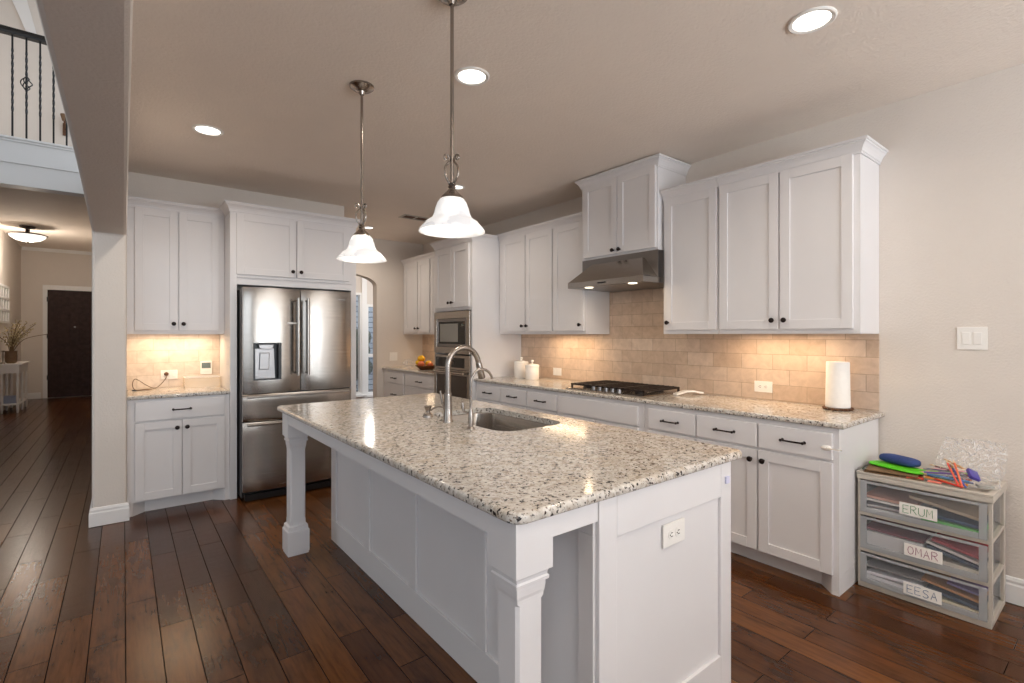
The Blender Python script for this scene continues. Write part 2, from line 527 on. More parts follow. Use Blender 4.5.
def tag(o, label=None, cat=None, group=None, kind=None):
    if label: o['label'] = label
    if cat: o['category'] = cat
    if group: o['group'] = group
    if kind: o['kind'] = kind
    return o
def thing(name, label, cat, loc=(0, 0, 0), rz=0.0, group=None):
    o = bpy.data.objects.new(name, None)
    o.location = loc; o.rotation_euler = (0, 0, rz); o.empty_display_size = 0.1
    COL.objects.link(o)
    return tag(o, label, cat, group)
def struct(mb, name, mat, label=None, smooth=False, bevel=0.0):
    o = mb.build(name, mat, None, smooth, bevel)
    return tag(o, label, None, None, 'structure')
def copy_thing(o):
    def cp(x, par):
        c = x.copy(); COL.objects.link(c); c.parent = par
        for ch in x.children: cp(ch, c)
        return c
    return cp(o, None)
def rrect(x0, y0, x1, y1, r, n=6):
    pts = []
    for cx, cy, a0 in ((x1 - r, y0 + r, -PI / 2), (x1 - r, y1 - r, 0), (x0 + r, y1 - r, PI / 2), (x0 + r, y0 + r, PI)):
        for i in range(n + 1):
            a = a0 + PI / 2 * i / n
            pts.append((cx + r * math.cos(a), cy + r * math.sin(a)))
    return pts

# ------------------------------------------------------------------ setting
RW, FW, AW, CZ = 3.587, 5.28, 6.77, 2.75
FY, DW, LWX = 7.6, 14.7, -1.71
struct(MB().box(-6.5, -3.6, -0.08, 6.0, 15.0, 0.0), 'floor', M['floor'], 'dark brown walnut plank floor of kitchen and hall')
struct(MB().box(0.018, -3.6, CZ, RW + .12, 6.9, CZ + .1), 'ceiling', M['ceil'], 'beige textured kitchen ceiling')
struct(MB().box(RW, -3.6, 0, RW + .12, 6.9, CZ), 'wall_right', M['wall'], 'pale beige textured wall behind the cooktop run')
struct(MB().box(0.0205, FW, 0, 1.86, AW, CZ), 'wall_fridge', M['wall'], 'beige wall behind the refrigerator')
# arch wall
ax0, ax1, az, ar = 1.93, 2.853, 2.075, 0.16
arc = [(ax1, 0.0)] + [((ax0 + ax1) / 2 + (ax1 - ax0) / 2 * math.cos(a), az + ar * math.sin(a)) for a in [PI * i / 20 for i in range(21)]] + [(ax0, 0.0)]
mb = MB()
mb.prism([(RW, 0), (RW, CZ), (1.86, CZ), (1.86, 0)] + arc[::-1], 'y', AW, AW + .14)
struct(mb, 'wall_far', M['wall'], 'beige wall with arched opening to the breakfast room')
# beam wall on the column at the left: an arched opening toward the living room
bx0, bx1, yc = -0.178, 0.02, 4.645
poly = [(FW, 0), (FW, 7.0), (-3.6, 7.0), (-3.6, 0), (-1.0, 0), (-1.0, 2.10)]
for i in range(1, 24):
    t = i / 24
    y = -1.0 + (yc + 1.0) * t
    poly.append((y, 2.10 + 0.115 * (1 - abs(2 * t - 1) ** 2.4)))
poly += [(yc, 2.115), (yc, 0)]
struct(MB().prism(poly, 'x', bx0, bx1), 'wall_left', M['wall'], 'beige textured pier and arched header between kitchen and hall', bevel=0.018)
BBP = [(0, 0.003), (0.016, 0.003), (0.016, 0.095), (0.012, 0.105), (0.013, 0.118), (0.008, 0.132), (0.0, 0.136)]
struct(MB().sweep([(bx0, 6.0), (bx0, yc), (bx1, yc), (bx1, yc + .055)][::1], BBP[::-1] if False else BBP), 'baseboard_left', M['trim'], 'white baseboard wrapped round the beige pier')
struct(MB().sweep([(RW, .955), (RW, -3.5)], BBP), 'baseboard_right', M['trim'], 'white baseboard along the right wall')
# backsplashes
struct(MB().box(RW - .009, 2.278, 1.3812, RW - .0005, 3.085, 2.02), 'wall_backsplash', M['tile_r'], 'tan travertine tile behind the range hood')
struct(MB().box(RW - .009, .985, .915, RW - .0005, 4.39, 1.381), 'wall_backsplash', M['tile_r'], 'tan travertine subway tile backsplash behind the cooktop')
struct(MB().box(RW - .009, 5.195, .915, RW - .0005, AW - .001, 1.38), 'wall_backsplash', M['tile_r'], 'tan tile backsplash in the far corner')
struct(MB().box(0.022, FW - .009, .915, .699, FW - .0005, 1.38), 'wall_backsplash', M['tile_l'], 'pale tile backsplash of the small counter left of the refrigerator')
# foyer
struct(MB().box(-6.5, DW, 0, 0.3, DW + .12, 3.25), 'wall_foyer', M['wall'], 'beige foyer wall around the front door')
struct(MB().box(LWX - .12, 10.2, 0, LWX, DW, 3.25), 'wall_hall', M['wall'], 'beige side wall of the foyer behind the console table')
struct(MB().box(bx0, FW + .001, 0, bx0 + .12, DW, 3.25), 'wall_passage', M['wall'], 'beige wall along the hall toward the front door')
struct(MB().box(-6.5, FY + .18, 3.25, 0.3, DW, 3.40), 'ceiling_foyer', M['ceil'], 'low foyer ceiling under the balcony')
struct(MB().sweep([(LWX + .02, DW - .001), (bx0, DW - .001)], [(0, 3.18), (0.02, 3.18), (0.05, 3.235), (0.05, 3.249), (0, 3.249)]), 'trim_1', M['trim'], 'white crown moulding above the front door')
struct(MB().sweep([(LWX, DW - .001), (-1.40, DW - .001)], BBP), 'baseboard_foyer', M['trim'], 'white baseboard beside the front door')
# balcony fascia
mb = MB()
mb.box(-6.5, FY, 3.01, bx0 - .001, FY + .18, 3.40)
mb.box(-6.5, FY - .02, 3.245, bx0 - .001, FY, 3.50)
mb.box(-6.5, FY - .05, 3.50, bx0 - .001, FY + .20, 3.525)
mb.box(-6.5, FY - .035, 3.475, bx0 - .001, FY - .02, 3.50)
struct(mb, 'trim_2', M['trim'], 'white fascia board of the upstairs balcony', bevel=0.004)
struct(MB().box(-6.5, FY + .2, 3.40, 0.3, DW, 3.50), 'floor_balcony', M['ceil'], 'upstairs landing floor')
struct(MB().box(-6.5, 10.8, 3.5, 0.3, 10.92, 7.0), 'wall_upstairs', M['wall'], 'beige upstairs wall behind the balcony rail')
struct(MB().box(-6.5, -3.6, 7.0, 0.3, 11.0, 7.1), 'ceiling_living', M['ceil'], 'tall living room ceiling')
# slanted white moulding high on the upstairs wall
mb = MB(); mb.prism([(-1.50, 6.95), (-1.26, 6.95), (-1.06, 6.05), (-1.17, 6.05)], 'y', 10.76, 10.80)
struct(mb, 'trim_3', M['trim'], 'slanted white moulding on the upstairs wall')
# rooms behind the camera: wall with window openings, living room outer wall
mb = MB()
mb.box(-6.5, -3.72, 0, -5.7, -3.6, 7.0); mb.box(-1.5, -3.72, 0, -0.6, -3.6, 7.0); mb.box(3.2, -3.72, 0, 3.7, -3.6, 7.0)
mb.box(-5.7, -3.72, 0, -1.5, -3.6, .45); mb.box(-5.7, -3.72, 4.4, -1.5, -3.6, 7.0)
mb.box(-.6, -3.72, 0, 3.2, -3.6, .45); mb.box(-.6, -3.72, 2.45, 3.2, -3.6, 7.0)
struct(mb, 'wall_back', M['wall'], 'wall with large windows opposite the kitchen')
mb = MB()
mb.box(-6.62, -3.6, 0, -6.5, -.1, 7.0); mb.box(-6.62, 5.1, 0, -6.5, 15, 7.0); mb.box(-6.62, -.1, 0, -6.5, 5.1, .5); mb.box(-6.62, -.1, 4.7, -6.5, 5.1, 7.0)
struct(mb, 'wall_living', M['wall'], 'living room outer wall with windows')
# breakfast room
mb = MB()
wy = 9.0
W1 = (2.35, 3.50, .27, 2.16); W2 = (3.57, 4.6, .25, 1.95)
mb.box(0.5, wy, 0, W1[0], wy + .12, CZ); mb.box(W1[1], wy, 0, W2[0], wy + .12, CZ); mb.box(W2[1], wy, 0, 6.0, wy + .12, CZ)
mb.box(W1[0], wy, 0, W1[1], wy + .12, W1[2]); mb.box(W1[0], wy, W1[3], W1[1], wy + .12, CZ)
mb.box(W2[0], wy, 0, W2[1], wy + .12, W2[2]); mb.box(W2[0], wy, W2[3], W2[1], wy + .12, CZ)
struct(mb, 'wall_breakfast', M['wall'], 'window wall of the breakfast room')
struct(MB().box(0.3, AW + .14, CZ, 6.0, wy, CZ + .1), 'ceiling_breakfast', M['ceil'], 'breakfast room ceiling')
struct(MB().box(6.0, AW, 0, 6.1, wy + .1, CZ), 'wall_breakfast_side', M['wall'], 'side wall of the breakfast room')
struct(MB().box(0.3, AW + .001, 0, 0.4, wy, CZ), 'wall_breakfast_inner', M['wall'], 'inner wall of the breakfast room')
def window(name, w, label, rail):
    x0, x1, z0, z1 = w
    mb = MB()
    f = .045
    mb.box(x0 + .001, wy - .03, z0, x0 + f, wy + .08, z1); mb.box(x1 - f, wy - .03, z0, x1 - .001, wy + .08, z1)
    mb.box(x0 + f, wy - .03, z1 - f, x1 - f, wy + .08, z1 - .001); mb.box(x0 + f, wy - .03, z0 + .001, x1 - f, wy + .08, z0 + f)
    if rail: mb.box(x0 + f, wy - .01, rail - .03, x1 - f, wy + .06, rail + .03)
    o = tag(mb.build(name, M['trim']), label, None, None, 'structure')
    MB().box(x0 + f, wy + .04, z0 + f, x1 - f, wy + .046, z1 - f).build('window_pane', M['pane'], o)
    MB().box(x0 - .06, wy - .09, z0 - .035, x1 + .06, wy - .001, z0 - .001).build('window_sill', M['trim'], o)
window('window_1', W1, 'tall window of the breakfast room seen through the arch', None)
window('window_2', W2, 'sash window of the breakfast room beside the white post', .99)
struct(MB().box(W1[1] - .012, wy - .04, 0, W2[0] + .012, wy - .031, CZ), 'trim_5', M['trim'], 'white post between the breakfast room windows')
struct(MB().box(-2, wy + .2, -.1, 10, 16, -.02), 'ground_outside', M['soil'], 'ground outside the breakfast room')
struct(MB().box(4.2, 12.0, -.02, 10, 12.2, 4.5), 'wall_neighbour', M['siding'], 'pale brick wall of the house next door')
# front door with frame
mb = MB()
dx0, dx1 = -1.296, -0.40
mb.box(dx0 - .075, DW - .02, 0.0, dx0, DW - .001, 2.36); mb.box(dx1, DW - .02, 0, dx1 + .075, DW - .001, 2.36); mb.box(dx0 - .075, DW - .02, 2.36, dx1 + .075, DW - .001, 2.46)
struct(mb, 'trim_4', M['trim'], 'white casing of the front door', bevel=.004)
mb = MB()
dw = dx1 - dx0
mb.box(dx0 + .003, DW - .03, .012, dx1 - .003, DW - .002, 2.355)
def raised(mb, x0, z0, x1, z1, y):
    mb.sweep([(x0, z0), (x0, z1), (x1, z1), (x1, z0)], [], True) if False else None
    b = .02
    mb.box(x0, y - .006, z0, x0 + b, y, z1); mb.box(x1 - b, y - .006, z0, x1, y, z1); mb.box(x0 + b, y - .006, z0, x1 - b, y, z0 + b); mb.box(x0 + b, y - .006, z1 - b, x1 - b, y, z1)
    mb.box(x0 + .05, y - .008, z0 + .05, x1 - .05, y, z1 - .05, .006)
for cx in (dx0 + .13, dx0 + .5):
    for z0, z1 in ((.25, .98), (1.12, 1.88), (2.0, 2.22)):
        raised(mb, cx, z0, cx + .28, z1, DW - .03)
door = tag(mb.build('door_1', M['darkdoor'], bevel=.003), 'dark brown six panel front door', None, None, 'structure')
MB().lathe([(.001, .0), (.02, 0), (.02, .008), (.001, .01)], (dx0 + .45, DW - .032, 1.55), 12, '-y').build('peephole', M['nickel'], door)
for hz in (.4, 1.3, 2.1):
    MB().box(dx0 - .008, DW - .04, hz, dx0 + .012, DW - .028, hz + .1).build('hinge', M['black'], door)

# ------------------------------------------------------------------ cabinet kit (local frame: x width, y depth from the face, z up)
def shaker(x0, z0, x1, z1, fr=.057, y=-.02):
    mb = MB()
    mb.box(x0, y + .009, z0, x1, -.0005, z1)
    b = .0015
    mb.box(x0, y, z0, x0 + fr, y + .0088, z1, b); mb.box(x1 - fr, y, z0, x1, y + .0088, z1, b)
    mb.box(x0 + fr, y, z0, x1 - fr, y + .0088, z0 + fr, b); mb.box(x0 + fr, y, z1 - fr, x1 - fr, y + .0088, z1, b)
    return mb
def slabfront(x0, z0, x1, z1, y=-.02):
    return MB().box(x0, y, z0, x1, -.0005, z1, .004)
def knob(x, z, par, y=-.02):
    return MB().lathe([(.007, 0), (.006, .012), (.009, .016), (.015, .02), (.0165, .026), (.014, .031), (.006, .034)], (x, y, z), 14, '-y').build('knob', M['bronze'], par, True)
def pull(x, z, par, y=-.02, w=.115):
    mb = MB()
    for sx in (-1, 1):
        mb.lathe([(.009, 0), (.006, .004), (.005, .026)], (x + sx * w / 2, y, z), 10, '-y')
        mb.ball((x + sx * w / 2, y - .027, z), .0085, 1, 1, 1, 10, 7)
    mb.tube([(x - w / 2, y - .027, z), (x, y - .029, z), (x + w / 2, y - .027, z)], .0052, 8)
    return mb.build('pull_handle', M['bronze'], par, True)
CROWN = [(0, -.078), (.007, -.078), (.007, -.066), (.011, -.066), (.013, -.056), (.020, -.040), (.031, -.026), (.037, -.022), (.037, -.014), (.046, -.012), (.046, 0.0), (0, 0.0)]
def crown(par, w, d, ztop, left=True, right=True, l_d=None, r_d=None):
    """moulding along the face, with returns where the end is exposed (outward = right of travel)"""
    p = []
    if left: p.append((0, l_d if l_d else d))
    p += [(0, -.001), (w, -.001)]
    if right: p.append((w, r_d if r_d else d))
    prof = [(o, ztop + z) for o, z in CROWN]
    MB().sweep(p, prof).build('crown_moulding', M['cab'], par)
def upper(label, loc, rz, w, d, z0, z1, doors, crown_l=False, crown_r=False, ctop=None, knobz=.055, dz0=.03, dz1=None, group=None, rail=True):
    t = thing('upper_cabinet', label, 'cabinet', (loc[0], loc[1], z0), rz, group)
    h = z1 - z0
    mb = MB(); mb.box(.0005, 0, 0.02, w - .0005, d, h - .002); mb.box(.0005, 0, 0, w - .0005, .02, .02); mb.box(.0005, .02, 0, .018, d, .02); mb.box(w - .018, .02, 0, w - .0005, d, .02)
    mb.build('body', M['cab'], t)
    for x0, x1, side in doors:
        dr = shaker(x0, dz0, x1, dz1 if dz1 else h - .075).build('door', M['cab'], t)
        knob(x1 - .03 if side == 'r' else x0 + .03, dz0 + knobz, dr)
    crown(t, w, d, h, crown_l, crown_r)
    return t
def base(label, loc, rz, w, d, fronts, feet=(False, False), name='base_cabinet', kick=True, endpanel=(False, False), h=.883):
    t = thing(name, label, 'cabinet', loc, rz)
    mb = MB()
    mb.box(.0005, 0, .10, w - .0005, d, h)
    mb.build('body', M['cab'], t)
    if kick:
        mb = MB(); mb.box(.0005, .075, 0.001, w - .0005, .09, .0995)
        for s, f in enumerate(feet):
            if f:
                if s == 0: mb.prism([(.0, 0.0), (.035, 0.0), (.11, .074), (.11, d), (.0, d)], 'z', 0.001, .0995)
                else: mb.prism([(w, 0.0), (w, d), (w - .11, d), (w - .11, .074), (w - .035, 0.0)], 'z', 0.001, .0995)
        mb.build('toe_kick', M['cab'], t)
    for f in fronts:
        if f[0] == 'drawer':
            o = slabfront(f[1], f[2], f[3], f[4]).build('drawer', M['cab'], t)
            if len(f) < 6: pull((f[1] + f[3]) / 2, (f[2] + f[4]) / 2, o)
        elif f[0] == 'panel':
            slabfront(f[1], f[2], f[3], f[4]).build('false_front', M['cab'], t)
        else:
            o = shaker(f[1], f[2], f[3], f[4]).build('door', M['cab'], t)
            knob(f[3] - .03 if f[5] == 'r' else f[1] + .03, f[4] - .055, o)
    return t

# right run: local x runs toward the camera (world -Y), rz = -90 deg
BX, UX = 2.955, 3.264
RZ = -PI / 2
DZ0, DZ1, RZ0, RZ1 = .108, .697, .713, .853
def rb(y): return y
def rfront(kind, ytop, y0, y1, *a):
    return (kind, ytop - y0, a[0], ytop - y1, a[1]) + tuple(a[2:])
yt = 1.804
u5 = base('white base cabinet with two drawers and two doors beside the plastic drawer unit', (BX, yt, 0), RZ, yt - .987, .625,
     [rfront('drawer', yt, 1.798, 1.41, RZ0, RZ1), rfront('drawer', yt, 1.398, 1.014, RZ0, RZ1),
      rfront('door', yt, 1.798, 1.41, DZ0, DZ1, 'r'), rfront('door', yt, 1.398, 1.014, DZ0, DZ1, 'l')], (False, True))
yt = 2.222
base('narrow white base cabinet with one drawer just right of the blank panel under the cooktop', (BX, yt, 0), RZ, yt - 1.805, .625,
     [rfront('drawer', yt, 2.177, 1.809, RZ0, RZ1), rfront('door', yt, 2.177, 1.809, DZ0, DZ1, 'r')])
yt = 3.11
base('white cooktop base cabinet with a wide blank panel instead of drawers', (BX, yt, 0), RZ, yt - 2.223, .625,
     [rfront('panel', yt, 3.093, 2.268, RZ0, RZ1), rfront('door', yt, 3.093, 2.69, DZ0, DZ1, 'r'), rfront('door', yt, 2.68, 2.268, DZ0, DZ1, 'l')])
yt = 3.526
base('narrow white base cabinet with one drawer just left of the blank panel under the cooktop', (BX, yt, 0), RZ, yt - 3.111, .625,
     [rfront('drawer', yt, 3.519, 3.129, RZ0, RZ1), rfront('door', yt, 3.519, 3.129, DZ0, DZ1, 'r')])
yt = 4.386
base('white base cabinet with two drawers next to the oven tower', (BX, yt, 0), RZ, yt - 3.527, .625,
     [rfront('drawer', yt, 4.342, 3.94, RZ0, RZ1), rfront('drawer', yt, 3.93, 3.536, RZ0, RZ1),
      rfront('door', yt, 4.342, 3.94, DZ0, DZ1, 'r'), rfront('door', yt, 3.93, 3.536, DZ0, DZ1, 'l')])
yt = 6.066
base('white drawer base in the far corner, right against the oven tower', (BX, yt, 0), RZ, yt - 5.196, .625,
     [rfront('drawer', yt, 6.042, 5.215, RZ0, RZ1), rfront('drawer', yt, 6.042, 5.215, .415, .700), rfront('drawer', yt, 6.042, 5.215, .108, .403)])
yt = 6.762
base('white drawer base in the far corner beside the arched opening', (BX, yt, 0), RZ, yt - 6.067, .625,
     [rfront('drawer', yt, 6.64, 6.089, RZ0, RZ1), rfront('drawer', yt, 6.64, 6.089, .415, .700), rfront('drawer', yt, 6.64, 6.089, .108, .403)])

UZ0, UZ1 = 1.382, 2.475
def ru(label, ya, yb, doors, cl, cr):
    return upper(label, (UX, ya), RZ, ya - yb, RW - UX - .002, UZ0, UZ1, [(ya - a, ya - b, s) for a, b, s in doors], cl, cr)
ru('single door white wall cabinet immediately right of the range hood', 2.276, 1.831, [(2.251, 1.838, 'l')], False, False)
ru('two door white wall cabinet at the near end, above the paper towel roll', 1.829, .985, [(1.814, 1.424, 'r'), (1.411, 1.018, 'l')], False, True)
ru('two door white wall cabinet against the oven tower, above the canisters', 4.386, 3.511, [(4.314, 3.927, 'r'), (3.913, 3.522, 'l')], False, False)
ru('single door white wall cabinet immediately left of the range hood', 3.509, 3.087, [(3.499, 3.107, 'r')], False, False)
ru('two door white wall cabinet in the far corner beside the arched opening', 6.765, 5.925, [(6.694, 6.301, 'r'), (6.271, 5.945, 'l')], False, False)
ru('single door white wall cabinet between far corner pair and oven tower', 5.923, 5.196, [(5.907, 5.215, 'r')], False, False)
# hood cabinet
t = upper('short tall-set white cabinet directly above the range hood', (3.21, 3.083), RZ, 3.083 - 2.288, RW - 3.21 - .002, 2.026, 2.738,
          [(.03, .405, 'r'), (.413, .78, 'l')], True, True, dz0=.02, dz1=.648, knobz=.028)
MB().sweep([(3.083 - 2.288 + .001, .30), (3.083 - 2.288 + .001, .29)], [(0, .02), (.004, .02), (.004, .6), (0, .6)]).build('side_trim', M['cab'], t)

# oven tower
TX, TY0, TY1 = 2.91, 4.392, 5.19
tw = TY1 - TY0
t = thing('oven_tower_cabinet', 'tall white cabinet housing the microwave and wall oven', 'cabinet', (TX, TY1, 0), RZ)
mb = MB(); td = RW - TX - .002
mb.box(0, 0, .1, .02, td, 2.454); mb.box(tw - .02, 0, .1, tw, td, 2.454); mb.box(.02, .45, .1, tw - .02, td, 2.454)
mb.box(.02, 0, 1.645, tw - .02, .45, 2.454); mb.box(.02, 0, .1, tw - .02, .45, .40)
mb.build('body', M['cab'], t)
MB().box(0, .07, .001, tw, .09, .0995).build('toe_kick', M['cab'], t)
for x0, x1, s in ((.045, .393, 'r'), (.403, .75, 'l')):
    dr = shaker(x0, 1.68, x1, 2.35).build('door', M['cab'], t); knob(x1 - .03 if s == 'r' else x0 + .03, 1.735, dr)
dr = slabfront(.03, .12, tw - .03, .385).build('drawer', M['cab'], t); pull(tw / 2, .26, dr)
crown(t, tw, td, 2.456, True, True, .30, .30)
# microwave
t = thing('microwave', 'built-in stainless microwave above the wall oven', 'microwave', (TX, TY1 - .022, 1.163), RZ)
w_, h_ = tw - .044, .472
mb = MB(); mb.box(0, .02, .002, w_, .42, h_ - .004)
mb.build('body', M['black'], t)
mb = MB()
mb.box(0, -.024, 0.002, w_, .019, .075, .003); mb.box(0, -.024, h_ - .075, w_, .019, h_, .003); mb.box(0, -.024, .075, .06, .019, h_ - .075, .003); mb.box(w_ - .06, -.024, .075, w_, .019, h_ - .075, .003)
mb.build('trim_frame', M['steel'], t)
mb = MB()
mb.box(.062, -.02, .078, w_ - .062, -.002, .11, .002); mb.box(.062, -.02, h_ - .11, w_ - .062, -.002, h_ - .078, .002)
mb.box(.062, -.02, .11, .09, -.002, h_ - .11, .002); mb.box(w_ - .09, -.02, .11, w_ - .062, -.002, h_ - .11, .002)
d_ = mb.build('door', M['steel_dark'], t)
MB().box(.091, -.018, .111, w_ - .2, -.004, h_ - .111).build('window', M['blackglass'], d_)
MB().box(.13, -.0195, .135, w_ - .235, -.0182, h_ - .135).build('window_screen', M['grey'], d_)
p_ = MB().box(w_ - .199, -.018, .111, w_ - .091, -.004, h_ - .111).build('control_panel', M['blackglass'], t)
MB().box(w_ - .17, -.0195, h_ - .16, w_ - .12, -.0182, h_ - .14).build('display', M['lcd'], p_)
# wall oven
t = thing('wall_oven', 'built-in stainless wall oven with dark glass door under the microwave', 'oven', (TX, TY1 - .022, .405), RZ)
h_ = .745
MB().box(0, .02, .002, w_, .44, h_).build('body', M['black'], t)
mb = MB(); mb.box(0, -.02, h_ - .03, w_, .019, h_, .002); mb.box(0, -.02, h_ - .16, w_, .019, h_ - .136, .002); mb.box(0, -.02, h_ - .136, .035, .019, h_ - .03); mb.box(w_ - .10, -.02, h_ - .136, w_, .019, h_ - .03)
cp = mb.build('control_frame', M['steel'], t)
MB().box(.036, -.016, h_ - .135, w_ - .101, .01, h_ - .031).build('control_panel', M['blackglass'], cp)
MB().box(.28, -.0175, h_ - .105, .44, -.0162, h_ - .065).build('display', M['bglass2'], cp)
mb = MB(); mb.box(0, -.022, .02, .05, .019, h_ - .165, .003); mb.box(w_ - .05, -.022, .02, w_, .019, h_ - .165, .003)
mb.box(.05, -.022, h_ - .225, w_ - .05, .019, h_ - .165, .003); mb.box(.05, -.022, .02, w_ - .05, .019, .09, .003)
od = mb.build('oven_door', M['steel'], t)
MB().box(.051, -.018, .091, w_ - .051, .01, h_ - .226).build('window', M['bglass2'], od)
mb = MB()
mb.tube([(.06, -.065, h_ - .195), (w_ - .06, -.065, h_ - .195)], .013, 12)
for x in (.09, w_ - .09): mb.tube([(x, -.02, h_ - .195), (x, -.065, h_ - .195)], .009, 8)
mb.build('handle', M['steel'], od, True)

# counters
def counter(name, label, x0, y0, x1, y1, z0=.884, z1=.914, rad=.012, hole=None, corner=.004, edge=.012):
    t = MB((x0, y0, z0))
    n = 5
    rings = []
    def ring(o, z):
        rr = max(corner - o, .0008)
        return [(p[0], p[1], z) for p in rrect(x0 + o, y0 + o, x1 - o, y1 - o, rr, 7)]
    for i in range(n + 1):
        a = PI / 2 * i / n
        rings.append(ring(edge * .6 * (1 - math.sin(a)), z0 + edge * .6 * (1 - math.cos(a))))
    for i in range(n + 1):
        a = PI / 2 * i / n
        rings.append(ring(edge * (1 - math.cos(a)), z1 - edge * (1 - math.sin(a))))
    R = [[t.v(p) for p in r] for r in rings]
    k = len(R[0])
    for a, b in zip(R, R[1:]):
        for i in range(k): t.face([a[i], a[(i + 1) % k], b[(i + 1) % k], b[i]])
    if not hole:
        t.face(R[0][::-1]); t.face(R[-1])
    else:
        H1 = [t.v((p[0], p[1], z1)) for p in hole]; H0 = [t.v((p[0], p[1], z0)) for p in hole]
        m = len(hole)
        for i in range(m): t.face([H1[i], H1[(i + 1) % m], H0[(i + 1) % m], H0[i]])
        for A, B in ((R[-1], H1), (R[0], H0)):
            es = []
            for L in (A, B):
                for i in range(len(L)):
                    e = t.bm.edges.get((L[i], L[(i + 1) % len(L)])) or t.bm.edges.new((L[i], L[(i + 1) % len(L)]))
                    es.append(e)
            bmesh.ops.triangle_fill(t.bm, use_beauty=True, edges=es)
    o = t.build(name, M['granite'], None, True, angle=30)
    for p in o.data.polygons:
        if abs(p.normal.z) > .9999: p.use_smooth = False
    return tag(o, label, 'countertop')
counter('granite_countertop', 'long speckled granite countertop along the tiled cooktop wall', 2.928, .957, RW - .001, 4.389)
counter('granite_countertop', 'speckled granite countertop in the far corner holding the fruit', 2.928, 5.194, RW - .001, AW - .004)
counter('granite_countertop', 'short speckled granite countertop in the nook left of the refrigerator', .0215, 4.69, .699, FW - .001)

# left nook
NY = 4.72
base('white base cabinet with one wide drawer left of the refrigerator', (.0215, NY, 0), 0, .678, FW - NY - .002,
     [('drawer', .048, .716, .641, .865), ('door', .048, .112, .342, .703, 'r'), ('door', .348, .112, .641, .703, 'l')], (True, True))
upper('two door white wall cabinet left of the refrigerator', (.0215, 5.0), 0, .678, FW - 5.0 - .002, UZ0, UZ1, [(.05, .338, 'r'), (.346, .64, 'l')], False, False)

# fridge surround
t = thing('refrigerator_surround_cabinet', 'white cabinet with side panels enclosing the steel refrigerator', 'cabinet', (.7005, 4.70, 0), 0)
sw_, sd = 1.07, FW - 4.70 - .002
mb = MB(); mb.box(0, 0, .001, .05, .02, 2.483); mb.box(0, .02, .001, .02, sd, 2.483)
mb.build('side_panel', M['cab'], t)
mb = MB(); mb.box(sw_ - .05, 0, .001, sw_, .02, 2.483); mb.box(sw_ - .02, .02, .001, sw_, sd, 2.483)
mb.build('side_panel', M['cab'], t)
mb = MB(); mb.box(.05, 0, 1.835, sw_ - .05, .02, 2.483); mb.box(.02, .02, 1.86, sw_ - .02, sd, 2.483); mb.box(.05, -.012, 1.86, sw_ - .05, -.0001, 1.872); mb.box(.05, -.004, 1.80, sw_ - .05, .02, 1.835)
mb.build('bridge_body', M['cab'], t)
for x0, x1, s in ((.045, .515, 'r'), (.525, .995, 'l')):
    dr = shaker(x0, 1.885, x1, 2.395).build('door', M['cab'], t); knob(x1 - .03 if s == 'r' else x0 + .03, 1.935, dr)
crown(t, sw_, .32, 2.485, True, True, .25, .32)

# refrigerator (front at Y 4.50)
FX0, FX1, FYF = .764, 1.66, 4.50
fw = FX1 - FX0
t = thing('refrigerator', 'stainless french door refrigerator with ice dispenser', 'refrigerator', (FX0, FYF, 0), 0)
mb = MB(); mb.box(0, .075, .03, fw, .745, 1.755); mb.box(.02, .03, .012, fw - .02, .09, .06)
mb.build('body', M['black'], t)
def bulged(x0, x1, z0, z1, y0=.0, y1=.07, depth=.034, n=18, hole=None, zc=.012):
    """door leaf with a softly bowed front, rolled in at the side edges and a little at top and bottom"""
    def yf(x, z):
        u = abs((x - x0) / (x1 - x0) * 2 - 1); w = abs((z - z0) / (z1 - z0) * 2 - 1)
        return y0 + depth * u ** 3.0 + zc * w ** 7 * (0.25 + 0.75 * u)
    mb = MB()
    xs = [x0 + (x1 - x0) * (0.5 - 0.5 * math.cos(PI * i / n)) for i in range(n + 1)]
    zs = [z0 + (z1 - z0) * (0.5 - 0.5 * math.cos(PI * i / 14)) for i in range(15)]
    if hole:
        hx0, hx1, hz0, hz1 = hole
        xs = sorted([x for x in xs if abs(x - hx0) > .012 and abs(x - hx1) > .012] + [hx0, hx1])
        zs = sorted([z for z in zs if abs(z - hz0) > .012 and abs(z - hz1) > .012] + [hz0, hz1])
    G = [[mb.v((x, yf(x, z), z)) for x in xs] for z in zs]
    for j in range(len(zs) - 1):
        for i in range(len(xs) - 1):
            if hole and hz0 - 1e-6 <= zs[j] and zs[j + 1] <= hz1 + 1e-6 and xs[i] >= hx0 - 1e-6 and xs[i + 1] <= hx1 + 1e-6: continue
            mb.face([G[j][i], G[j][i + 1], G[j + 1][i + 1], G[j + 1][i]])
    Bk = [[mb.v((x, y1, z)) for x in (x0, x1)] for z in (z0, z1)]
    mb.face([Bk[0][1], Bk[0][0], Bk[1][0], Bk[1][1]])
    mb.face(G[0][::-1] + [Bk[0][0], Bk[0][1]])
    mb.face(G[-1] + [Bk[1][1], Bk[1][0]])
    mb.face([Bk[0][0]] + [g[0] for g in G] + [Bk[1][0]])
    mb.face([Bk[1][1]] + [g[-1] for g in G][::-1] + [Bk[0][1]])
    return mb
mid = fw * .505
hz = (.075, .289, 1.0, 1.31)
dl = bulged(.002, mid - .003, .892, 1.768, hole=hz).build('door', M['steel'], t, True, angle=50)
dr_ = bulged(mid + .003, fw - .002, .892, 1.768).build('door', M['steel'], t, True, angle=50)
w1 = bulged(.002, fw - .002, .662, .884, depth=.03).build('drawer', M['steel'], t, True, angle=50)
w2 = bulged(.002, fw - .002, .085, .654, depth=.03).build('drawer', M['steel'], t, True, angle=50)
